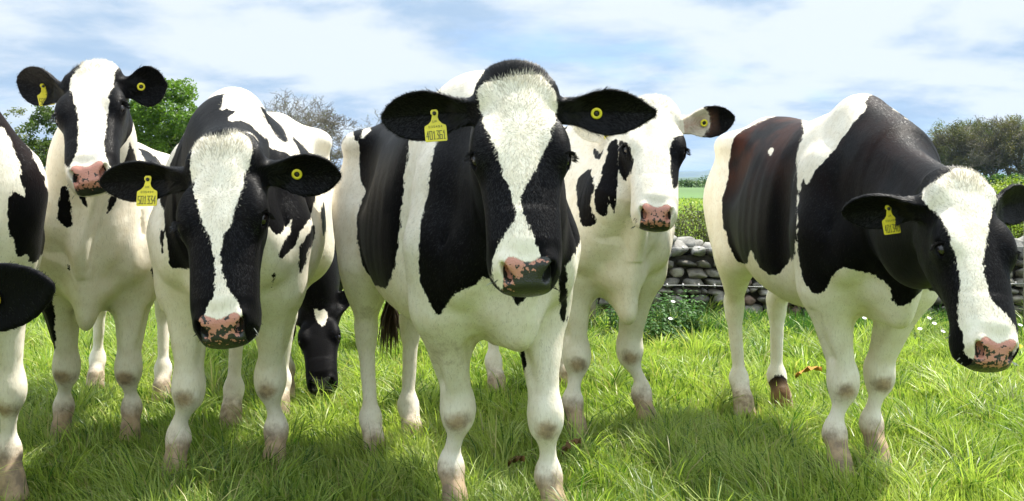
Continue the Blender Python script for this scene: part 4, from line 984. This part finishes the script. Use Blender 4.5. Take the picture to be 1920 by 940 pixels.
wall = mesh_obj('stone_wall', np.concatenate(SV), np.concatenate(SF).astype(np.int32), STONE, origin=(WX0, WY+.2, 0), attrs=dict(tint=np.concatenate(SC)))
tag(wall, 'low grey dry stone wall behind the cows on the right', 'wall')
q = MB(); q.add([(WX0+.05, WY+.06, 0), (WX1, WY+.06, 0), (WX1, WY+.36, 0), (WX0+.05, WY+.36, 0), (WX0+.05, WY+.10, WH), (WX1, WY+.10, WH), (WX1, WY+.33, WH), (WX0+.05, WY+.33, WH)], [(0, 1, 5, 4), (1, 2, 6, 5), (2, 3, 7, 6), (3, 0, 4, 7), (4, 5, 6, 7)])
c = q.build('rubble_core', plain('wall_core', (.05, .045, .035), .95, noise=.4, scale=30), wall, smooth=False); c.location = (-WX0, -WY-.2, 0)

# ------------------------------------------------------------------ barbed wire fence
fx = [P(1104, 500, 7.45)[0], 3.62, 6.1]; fy = 7.45
WOOD = plain('weathered_wood', (.26, .23, .17), .85, noise=.35, scale=25, bump=.5); WIRE = plain('galvanised_wire', (.42, .41, .40), .45, metal=.6)
fence = empty('wire_fence', (fx[0], fy, 0)); tag(fence, 'barbed wire fence on wooden posts in front of the stone wall', 'fence')
for i, x in enumerate(fx):
    b = MB(); b.tube([(x, fy, -.1), (x+.004, fy, .45), (x+.008, fy+.005, .86), (x+.008, fy+.005, .88)], [.05, .048, .046, .034], 10); k = b.build('post', WOOD, fence); k.location = (-fx[0], -fy, 0)
for zw, sag in ((.345, .025), (.60, .02)):
    b = MB(); pts = []
    for i in range(len(fx)-1):
        for t in np.linspace(0, 1, 14)[:-1]: pts.append((fx[i]+(fx[i+1]-fx[i])*t, fy-.05, zw-sag*math.sin(t*math.pi)+.003*math.sin(t*31)))
    pts.append((fx[-1], fy-.05, zw)); b.tube(pts, .0020, 5)
    xb = fx[0]+.1
    while xb < fx[-1]:
        zb_ = np.interp(xb, [p_[0] for p_ in pts], [p_[2] for p_ in pts])
        for s_ in (-1, 1): b.tube([(xb-.004*s_, fy-.056, zb_-.014), (xb+.004*s_, fy-.044, zb_+.014)], .0014, 4)
        b.tube([(xb-.008, fy-.05, zb_), (xb+.008, fy-.05, zb_+.001)], .0045, 5)
        xb += .11
    k = b.build('barbed_wire', WIRE, fence); k.location = (-fx[0], -fy, 0)

# ------------------------------------------------------------------ foliage helpers
LEAF = leafy("tree_leaf", trans=.40, rough=.5, spec=.3, tmul=(1.2, 1.35, .55))
BARK = plain('tree_bark', (.13, .115, .09), .9, noise=.35, scale=4, bump=.6)
TWIG = plain('twig_bark', (.15, .13, .10), .9)
IVY = (.05, .085, .02)
def leaf_quads(c, size, col, up=.35):
    m = len(c); nrm = rng.normal(0, 1, (m, 3)); nrm[:, 2] = np.abs(nrm[:, 2])+up; nrm /= np.linalg.norm(nrm, axis=1)[:, None]
    a = np.cross(nrm, rng.normal(0, 1, (m, 3))); a /= np.linalg.norm(a, axis=1)[:, None]+1e-9; b = np.cross(nrm, a)
    s = (size*rng.uniform(.6, 1.3, m))[:, None]
    V = np.stack([c-a*s, c-b*s*.55+nrm*s*.12, c+a*s, c+b*s*.55+nrm*s*.12], 1).reshape(-1, 3)
    return V, (np.arange(m)[:, None]*4+np.array([[0, 1, 2, 3]])).astype(np.int32), np.repeat(col, 4, 0)
def crown_obj(name, parent, centres, radii, nleaf, size, c0, c1, org, hollow=.35):
    """leaf clumps spread through the crown volume, with gaps between the clumps"""
    w = np.array([r[0]*r[1]*r[2] for r in radii])**.75; w /= w.sum(); pick = rng.choice(len(centres), nleaf, p=w)
    d = rng.normal(0, 1, (nleaf, 3)); d /= np.linalg.norm(d, axis=1)[:, None]; r_ = (hollow+(1-hollow)*rng.random(nleaf)**.6)
    lump = 1+.18*np.sin(d[:, 0]*5+pick)+.15*np.sin(d[:, 1]*6+d[:, 2]*5+pick*2)
    c = np.array(centres)[pick]+d*r_[:, None]*lump[:, None]*np.array(radii)[pick]
    tone = np.array([rng.uniform(0, 1) for _ in centres])[pick]; tone = np.clip(tone*.6+rng.random(nleaf)*.5, 0, 1)[:, None]
    col = (np.array(c0)*(1-tone)+np.array(c1)*tone)*rng.uniform(.8, 1.2, (nleaf, 1))
    V, Fq, C = leaf_quads(c, size, col)
    o = mesh_obj(name, V-np.array(org), Fq, LEAF, parent, smooth=False, attrs=dict(tint=C)); return o
def branch_tree(root, height, spread, levels=5, r0=.16, seed=1, lean=(0, 0), kids=(2, 4), upb=.35, thick=1.0):
    """recursive limbs; returns list of (points, radii, level) and tip points"""
    r = random.Random(seed); segs = []; tips = []
    def grow(p, d, ln, rad, lv):
        pts = [p]; rr = [rad]; n_ = 4 if lv < 3 else 3
        for i in range(n_):
            j = .16+.05*lv
            d = unit(d+np.array([r.gauss(0, j), r.gauss(0, j), r.gauss(0, j)*.6+upb*.12]))
            p = p+d*ln/n_; pts.append(p); rr.append(rad*(1-.45*(i+1)/n_))
        segs.append((pts, rr, lv))
        if lv >= levels: tips.append(p); return
        k = r.randint(*kids) if lv else r.randint(4, 6)
        for i in range(k):
            t = r.uniform(.35, 1.0) if i else 1.0; ix = min(n_, max(1, int(round(t*n_)))); q = pts[ix]
            side = unit(np.array([r.gauss(0, 1), r.gauss(0, 1), r.gauss(0, .5)])); nd2 = unit(d*(.85 if i == 0 else .45)+side*spread*(1 if i else .4)+np.array([0, 0, upb]))
            grow(q, nd2, ln*r.uniform(.62, .80), rr[ix]*r.uniform(.55, .72)*thick, lv+1)
    grow(np.array(root, float), unit(np.array([lean[0], lean[1], 1.0])), height*.30, r0, 0)
    return segs, tips
def limbs_mesh(name, segs, mat, parent, org, lv0=0, lv1=99, minr=.006):
    V, Fq, n_ = [], [], 0
    for pts, rr, lv in segs:
        if not (lv0 <= lv <= lv1): continue
        sg = 8 if lv < 2 else (5 if lv < 3 else 3); b = MB(); b.tube(pts, [max(q, minr) for q in rr], sg, cap=lv < 2)
        V += b.v; Fq += [tuple(i+n_ for i in f) for f in b.f]; n_ += b.n
    o = mesh_obj(name, np.concatenate(V)-np.array(org), Fq, mat, parent); return o

# ------------------------------------------------------------------ trees on the left skyline
def leafy_tree(name, px, Y, top_px, wpx, label, c0, c1, nleaf, size, seed, fill=.6, low=360, group=None, cat='tree'):
    global rng
    rng = np.random.default_rng(seed)
    base = G(px, Y); top = P(px, top_px, Y)[2]; wid = wpx/F*Y*.5
    t = empty(name, tuple(base)); tag(t, label, cat, group)
    segs, tips = branch_tree(base, top, .85, 3, .035*top+.03, seed)
    limbs_mesh('trunk', segs, BARK, t, base, 0, 0); limbs_mesh('limbs', segs, BARK, t, base, 1, 3, .012)
    cs, rs = [], []; k = 26
    for i in range(k):
        a = rng.uniform(0, 6.283); u = rng.uniform(0, 1); zc = top*(.30+.60*u); rad = wid*(.92*math.sqrt(max(.05, 1-((u-.38)/.72)**2)))*math.sqrt(rng.random())*.8
        r_ = wid*rng.uniform(.22, .42)*(1.1-.4*u); cs.append(base+np.array([rad*math.cos(a), rad*math.sin(a), min(zc, top-r_*.7)])); rs.append((r_, r_, r_*.72))
    crown_obj('crown', t, cs, rs, nleaf, size, c0, c1, base, hollow=fill)
    return t
G0, G1 = (.08, .16, .025), (.20, .30, .05)
leafy_tree('leafy_tree', 318, 44, 138, 235, 'dense bright green tree in full leaf, tallest on the left skyline', G0, G1, 26000, .085, 31)
leafy_tree('leafy_tree', 225, 52, 205, 130, 'smaller green tree between the two faces at the left', (.05, .11, .015), (.12, .20, .03), 11000, .085, 33)
leafy_tree('leafy_tree', 400, 47, 200, 150, 'green tree mostly hidden behind the head-down cow', G0, (.10, .18, .03), 11000, .085, 38)
leafy_tree('thin_tree', 88, 40, 186, 120, 'thin dark tree with gaps of sky below the tall cow ear', (.05, .085, .02), (.10, .14, .035), 6500, .06, 35, fill=.2)
leafy_tree('thin_tree', 34, 46, 180, 90, 'half bare pale tree at the left edge of the picture', (.10, .11, .05), (.16, .17, .07), 1500, .06, 36, fill=.2)
for i, (px, Y, lab) in enumerate(((60, 50, 'low dark scrub under the thin trees at the left'), (250, 58, 'low hedge bush behind the tall cow'), (-60, 55, 'low dark scrub beyond the left edge'))):
    rng = np.random.default_rng(60+i); b0 = G(px, Y); w_ = 2.6
    t = empty('scrub_bush', tuple(b0)); tag(t, lab, 'bush')
    cs = [b0+np.array([rng.uniform(-w_, w_), rng.uniform(-.8, .8), rng.uniform(.3, .8)]) for _ in range(12)]
    crown_obj('crown', t, cs, [(.7, .6, .45)]*12, 3500, .08, (.03, .06, .012), (.07, .11, .02), b0)
    segs, tips = branch_tree(b0, 1.4, .9, 2, .04, 60+i); limbs_mesh('stems', segs, TWIG, t, b0, 0, 2, .01)
def bare_tree(px, Y, top_px, label, seed, r0=.14, levels=6, ivy=False, spread=.8, lean=(0, 0), buds=250, name='bare_tree', group=None, budc=((.16, .19, .06), (.22, .24, .10)), twigr=.0075):
    global rng
    rng = np.random.default_rng(seed)
    base = G(px, Y); top = P(px, top_px, Y)[2]
    segs, tips = branch_tree(base, top*1.0, spread, levels, r0, seed, lean, kids=(2, 4), upb=.30)
    zmax = max(q[0][-1][2] for q in segs); k = top/zmax; segs = [([base+(p_-base)*np.array([k, k, k]) for p_ in a], [q*max(.75, k) for q in b], c) for a, b, c in segs]
    t = empty(name, tuple(base)); tag(t, label, 'tree', group)
    limbs_mesh('trunk', segs, BARK, t, base, 0, 0); limbs_mesh('limbs', segs, BARK, t, base, 1, 3, .012)
    tw = limbs_mesh('twigs', segs, TWIG, t, base, 4, 9, twigr); tag(tw, kind='stuff')
    tp = np.array([a[-1] for a, b, c in segs if c >= 4])
    if buds and len(tp):
        c_ = tp[rng.integers(0, len(tp), buds)]+rng.normal(0, .10, (buds, 3)); tn = rng.random((buds, 1)); col = np.array(budc[0])*(1-tn)+np.array(budc[1])*tn
        V, Fq, C = leaf_quads(c_, .035, col); mesh_obj('buds', V-base, Fq, LEAF, t, smooth=False, attrs=dict(tint=C))['kind'] = 'stuff'
    if ivy:
        pts = [q for a, b, c in segs if c == 0 for q in a]; m = 2600; u = rng.integers(0, len(pts)-1, m); f = rng.random(m)[:, None]; P_ = np.array(pts); c_ = P_[u]*(1-f)+P_[u+1]*f
        c_ = c_+rng.normal(0, .20, (m, 3)); V, Fq, C = leaf_quads(c_, .06, np.tile(np.array(IVY), (m, 1))*rng.uniform(.7, 1.5, (m, 1)))
        mesh_obj('ivy', V-base, Fq, LEAF, t, smooth=False, attrs=dict(tint=C))['kind'] = 'stuff'
    return t
bare_tree(498, 50, 158, 'bare twiggy tree behind the white back of the head-down cow', 71, .15, levels=6, spread=.75, twigr=.007)
bare_tree(548, 53, 176, 'bare tree between the head-down cow back and the ivy-clad tree', 73, .15, levels=6, spread=.8, twigr=.007)
bare_tree(596, 46, 198, 'bare tree with ivy on its trunk between two cows', 79, .15, levels=7, ivy=True, spread=.95, twigr=.008)
bare_tree(700, 56, 205, 'bare tree whose twigs show over the middle cow rump', 77, .15, spread=.9)

# ------------------------------------------------------------------ woodland on the right
WC = [((.085, .10, .045), (.13, .135, .06)), ((.10, .095, .05), (.15, .13, .075)), ((.09, .12, .035), (.15, .18, .05)), ((.08, .085, .045), (.12, .115, .06))]
k = 0
for (px, Y, top) in ((1752, 118, 252), (1775, 108, 236), (1800, 116, 226), (1822, 106, 222), (1848, 114, 216), (1872, 104, 219), (1896, 112, 214), (1925, 105, 217), (1955, 112, 215), (1995, 108, 219), (1738, 128, 268)):
    labs = ['end tree of the grey wood, lowest at its left edge', 'grey-brown tree second from the left end of the wood', 'bare brown tree rising over the right cow neck', 'olive tree in the wood above the low-headed cow', 'tallest grey tree near the middle of the wood', 'brown budding tree in the wood right of the middle', 'tall tree near the right edge of the picture', 'tree of the wood cut by the right edge', 'wood tree just beyond the right edge', 'farther wood tree beyond the right edge', 'small far tree starting the wood']
    c0, c1 = WC[k % 4]
    t = bare_tree(px, Y, top, labs[k], 200+k, .22, levels=5, spread=.75, buds=9000, name='woodland_tree', group='trees of the far wood on the right', budc=(c0, c1), twigr=.03)
    base = G(px, Y); H_ = P(px, top, Y)[2]; rng = np.random.default_rng(300+k)
    cs = [base+np.array([rng.normal(0, 1.5), rng.normal(0, 1.2), H_*rng.uniform(.25, .93)]) for _ in range(26)]
    crown_obj('crown', t, cs, [(.95, .8, .75)]*26, 6500, .085, c0, c1, base, hollow=.0)
    k += 1
for i, (px, lab) in enumerate(((1770, 'dark green undergrowth at the foot of the wood, left part'), (1860, 'dark green undergrowth below the middle of the wood'), (1950, 'dark green undergrowth at the right edge of the wood'))):
    rng = np.random.default_rng(90+i); b0 = G(px, 100); t = empty('undergrowth', tuple(b0)); tag(t, lab, 'bush')
    cs = [b0+np.array([rng.uniform(-2.6, 2.6), rng.uniform(-1, 1), rng.uniform(.3, 1.1)]) for _ in range(16)]
    crown_obj('crown', t, cs, [(1.0, .8, .6)]*16, 5000, .14, (.04, .09, .015), (.07, .14, .025), b0)
    segs, tips = branch_tree(b0, 1.8, .9, 2, .06, 90+i); limbs_mesh('stems', segs, TWIG, t, b0, 0, 2, .015)

# ------------------------------------------------------------------ hedges beyond the wall
def hedge(name, px0, px1, Y, top0, top1, label, c0, c1, nleaf, size, seed, twig=True):
    global rng
    rng = np.random.default_rng(seed); x0, x1 = G(px0, Y)[0], G(px1, Y)[0]; z0, z1 = P(0, top0, Y)[2], P(0, top1, Y)[2]
    t = empty(name, ((x0+x1)/2, Y, 0)); tag(t, label, 'hedge'); org = np.array([(x0+x1)/2, Y, 0])
    u = rng.random(nleaf); top = z0+(z1-z0)*u+.05*np.sin(u*23)+.04*np.sin(u*61+1); z = top*(1-rng.random(nleaf)**1.6*.95)
    c = np.stack([x0+(x1-x0)*u, Y+rng.normal(0, .22, nleaf), z+rng.normal(0, .025, nleaf)], 1); tn = np.clip(.5+.5*np.sin(u*37+z*6)+rng.normal(0, .3, nleaf), 0, 1)[:, None]
    V, Fq, C = leaf_quads(c, size, np.array(c0)*(1-tn)+np.array(c1)*tn); mesh_obj('foliage', V-org, Fq, LEAF, t, smooth=False, attrs=dict(tint=C))
    b = MB()
    for i in range(int(90*(x1-x0))):
        q = rng.random(); xx = x0+(x1-x0)*q; hh = (z0+(z1-z0)*q)*rng.uniform(.75, 1.1); l1, l2 = rng.normal(0, .10, 2); b.tube([(xx, Y+rng.normal(0, .12), 0), (xx+l1*.5, Y+l2*.5, hh*.55), (xx+l1*1.6, Y+l2*1.5-.1, hh)], [.007, .005, .002], 3, cap=False)
    o_ = b.build('twigs', TWIG, t); o_.location = tuple(-org); tag(o_, kind='stuff')
hedge('hedge', 1170, 1560, 12.5, 404, 396, 'thin browning hedge with new leaves beyond the wall', (.06, .075, .025), (.12, .13, .045), 13000, .017, 41)
hedge('hedge', 1600, 2080, 12.0, 362, 344, 'bright yellow-green hedge at the right edge beyond the wall', (.15, .21, .03), (.30, .36, .05), 26000, .019, 42)
for i, (px0, px1, Y, top) in enumerate(((1100, 1420, 150, 347), (900, 1300, 330, 343), (1250, 1700, 345, 344))):
    rng = np.random.default_rng(120+i); x0, x1 = G(px0, Y)[0], G(px1, Y)[0]; zt_ = max(1.2, P(0, top-6, Y)[2]); b0 = np.array([(x0+x1)/2, Y, 0])
    t = empty('field_hedge', tuple(b0)); tag(t, ['nearest dark hedge line across the far green field', 'far dark hedge line left of the white face', 'far dark hedge line towards the right cow'][i], 'hedge')
    cs = [np.array([rng.uniform(x0, x1), Y+rng.normal(0, 1), zt_*rng.uniform(.2, .6)*(1.8 if rng.random() < .15 else 1)]) for _ in range(90)]
    crown_obj('foliage', t, cs, [(zt_*.9, zt_*.5, zt_*.5)]*90, 7000, zt_*.11, (.03, .07, .015), (.06, .11, .02), b0)

# ------------------------------------------------------------------ nettles, flowers and dead leaves
NET = leafy("nettle_leaf", trans=.35, rough=.55, spec=.25, tmul=(1.2, 1.3, .5))
def nettle(px, Y, h, seed):
    global rng
    rng = np.random.default_rng(seed); b0 = G(px, Y); t = empty('nettle_plant', tuple(b0))
    st = MB(); V, Fq, C, n_ = [], [], [], 0
    for s_ in range(rng.integers(4, 7)):
        a = rng.uniform(0, 6.28); l_ = rng.uniform(.04, .22)*h; hh = h*rng.uniform(.6, 1.05); pts = [np.array([math.cos(a)*l_*q**1.4+.03*math.cos(a), math.sin(a)*l_*q**1.4+.03*math.sin(a), hh*q]) for q in (0, .35, .7, 1)]
        st.tube(pts, [.0035, .003, .0022, .001], 5, cap=False)
        for q in np.arange(.18, 1.0, .11):
            c = np.array([np.interp(q, (0, .35, .7, 1), [p_[k] for p_ in pts]) for k in range(3)]); sz = .034*(1.25-.75*q)*rng.uniform(.8, 1.2)*(h/.4)**.5; a0 = rng.uniform(0, 3.14)
            for k in range(2):
                aa = a0+math.pi*k; d = np.array([math.cos(aa), math.sin(aa), .15]); s2 = np.array([-math.sin(aa), math.cos(aa), 0]); e = c+d*sz*.35
                L = [e, e+d*sz*.5+s2*sz*.55-(0, 0, .1*sz), e+d*sz*1.2+s2*sz*.42-(0, 0, .3*sz), e+d*sz*2.1-(0, 0, .9*sz), e+d*sz*1.2-s2*sz*.42-(0, 0, .3*sz), e+d*sz*.5-s2*sz*.55-(0, 0, .1*sz), e+d*sz*.9+(0, 0, -.02*sz)]
                V += L; Fq += [(n_, n_+1, n_+6), (n_+1, n_+2, n_+6), (n_+2, n_+3, n_+6), (n_+3, n_+4, n_+6), (n_+4, n_+5, n_+6), (n_+5, n_, n_+6)]; n_ += 7
                C += [np.array([.05, .13, .02])*rng.uniform(.7, 1.5)]*7
    mesh_obj('leaves', V, np.array(Fq, np.int32), NET, t, smooth=False, attrs=dict(tint=np.array(C))); st.build('stems', plain('nettle_stem', (.09, .14, .03), .6), t)
    return t
ORD = 'first second third fourth fifth sixth seventh eighth ninth tenth eleventh twelfth thirteenth fourteenth fifteenth sixteenth seventeenth eighteenth'.split()
NPX = [1205, 1224, 1240, 1252, 1268, 1282, 1296, 1306, 1186, 1180, 1150, 1165, 1232, 1275]
for i, (px, Y, h) in enumerate(((1205, 7.1, .34), (1224, 7.3, .40), (1240, 7.0, .40), (1252, 7.25, .30), (1268, 7.1, .36), (1282, 7.4, .30), (1296, 7.15, .30), (1306, 7.3, .14), (1186, 7.2, .24), (1180, 7.3, .30), (1150, 7.2, .3), (1165, 7.5, .2), (1232, 6.8, .24), (1275, 6.8, .22))):
    t = nettle(px, Y, h, 400+i); tag(t, ORD[sorted(range(14), key=lambda q_: NPX[q_]).index(i)]+' nettle from the left in the leafy clump under the wall', 'nettle', 'nettles at the foot of the wall')
# rank grass along the wall foot
rng = np.random.default_rng(77); m = 9000; x = rng.uniform(.5, 5.4, m); y = rng.uniform(7.0, 8.2, m); h = rng.uniform(.06, .20, m)*np.clip(.8+.3*fnoise(x, y, .8, 8), .4, 1.4)
o = blades('wall_grass', m, x, y, h, np.full(m, .0045), rng.uniform(.05, .7, m), rng.uniform(0, 6.28, m), np.array([.05, .12, .02])*rng.uniform(.7, 1.6, (m, 1))); tag(o, 'rank dark green grass along the foot of the wall', 'grass', kind='stuff')
STEM = plain('flower_stem', (.10, .17, .04), .6); PETW = plain('daisy_petal', (.82, .80, .78), .6); PETY = plain('dandelion_petal', (.78, .52, .01), .6); EYEY = plain('daisy_eye', (.6, .42, .03), .7)
def flower(px, py, Y, yellow, seed):
    r_ = random.Random(seed); top = P(px, py, Y); b0 = np.array([top[0]+r_.uniform(-.02, .02), Y, 0]); t = empty('dandelion' if yellow else 'daisy', tuple(b0)); d = top-b0
    b = MB(); b.tube([(0, 0, 0), d*.5+np.array([.006, 0, 0]), d], [.0018, .0015, .0015], 5); b.build('stem', STEM, t)
    b = MB(); n_ = 16 if not yellow else 30; R_ = .016 if not yellow else .021; tl_ = np.array([r_.uniform(-.3, .3), -.5, 1.0]); tl_ = unit(tl_); u = unit(np.cross(tl_, (0, 1, .2))); w = np.cross(tl_, u)
    for k in range(n_):
        a = 2*math.pi*k/n_; e = u*math.cos(a)+w*math.sin(a); s = u*-math.sin(a)+w*math.cos(a); rr = R_*(1 if not yellow else (1, .75, .5)[k % 3]); lift = tl_*(.003 if not yellow else (.002, .006, .009)[k % 3])
        b.add([d+e*.002, d+e*rr*.6+s*rr*.16+lift*.6, d+e*rr+lift, d+e*rr*.6-s*rr*.16+lift*.6], [(0, 1, 2, 3)])
    b.build('petals', PETY if yellow else PETW, t, smooth=False)
    if not yellow: b = MB(); b.tube([d+tl_*.001, d+tl_*.005], [.005, .003], 8); b.build('flower_centre', EYEY, t)
    return t
DPX = [1541, 1578, 1592, 1621, 1683, 1708, 1742, 1725, 1768, 1694, 1897, 1903, 1913, 1257, 1262, 1660, 1752, 1885]
for i, (px, py, Y) in enumerate(((1541, 597, 6.9), (1578, 594, 7.0), (1592, 591, 7.1), (1621, 597, 6.9), (1683, 604, 6.7), (1708, 598, 7.0), (1742, 597, 7.0), (1725, 617, 6.6), (1768, 622, 6.5), (1694, 611, 6.8), (1897, 608, 6.8), (1903, 618, 6.6), (1913, 610, 6.8), (1257, 598, 6.9), (1262, 566, 7.0), (1660, 601, 6.9), (1752, 607, 6.7), (1885, 626, 6.4))):
    t = flower(px, py, Y, False, i); tag(t, ORD[sorted(range(18), key=lambda q_: DPX[q_]).index(i)]+' small white daisy from the left in the grass near the wall', 'daisy', 'daisies near the wall')
tag(flower(1911, 650, 5.9, True, 90), 'yellow dandelion at the right edge beside the big cow muzzle', 'dandelion')
DEAD = plain('dead_leaf', (.42, .20, .03), .7, noise=.4, scale=30); DEADB = plain('brown_leaf', (.16, .085, .03), .8, noise=.4, scale=30)
def dead_leaf(px, py, Y, s, mat, label, seed):
    r_ = random.Random(seed); c = P(px, py, Y); t = []
    nx, ny = 9, 5; V = []; 
    for i in range(nx):
        u = i/(nx-1); w = s*.28*math.sin(math.pi*min(1, u*1.02+.02))**.7*(1-.3*u)
        for j in range(ny): v = (j/(ny-1)-.5)*2; V.append((s*(u-.5), v*w*.9, .35*w*v*v+.12*s*math.sin(u*3)+.012*math.sin(i*2.1+j*1.7)))
    V = np.array(V); a = r_.uniform(-.6, .6); ca, sa = math.cos(a), math.sin(a); V = np.stack([V[:, 0]*ca-V[:, 1]*sa, V[:, 0]*sa+V[:, 1]*ca, V[:, 2]+V[:, 0]*.35], 1)
    o = mesh_obj('dead_leaf', V, [(i*ny+j, i*ny+j+1, (i+1)*ny+j+1, (i+1)*ny+j) for i in range(nx-1) for j in range(ny-1)], mat); o.location = tuple(c); tag(o, label, 'leaf'); return o
dead_leaf(1516, 700, 5.3, .13, DEAD, 'withered orange dock leaf in the grass behind the right cow front leg', 1)
dead_leaf(1072, 838, 3.9, .085, DEADB, 'curled brown leaf in the grass right of the middle cow leg', 2)
dead_leaf(968, 866, 3.6, .06, DEADB, 'small brown leaf in the grass between the middle cow legs', 3)

# ------------------------------------------------------------------ air
if not os.environ.get('NOHAZE'):
    hv = [(x, y, z) for z in (-3.2, 90) for y in (-420, 12100) for x in (-7100, 7100)]
    m, n, l, o_ = material('air'); v = nd(n, 'ShaderNodeVolumePrincipled', i_Density=.00009, i_Anisotropy=.3); v.inputs['Color'].default_value = (.32, .55, 1.0, 1); l.new(v.outputs[0], o_.inputs['Volume'])
    o = mesh_obj('haze', hv, [(0, 2, 3, 1), (4, 5, 7, 6), (0, 1, 5, 4), (2, 6, 7, 3), (0, 4, 6, 2), (1, 3, 7, 5)], m, smooth=False); tag(o, kind='stuff')
print('SCRIPT %.1fs' % (time.time()-T0))
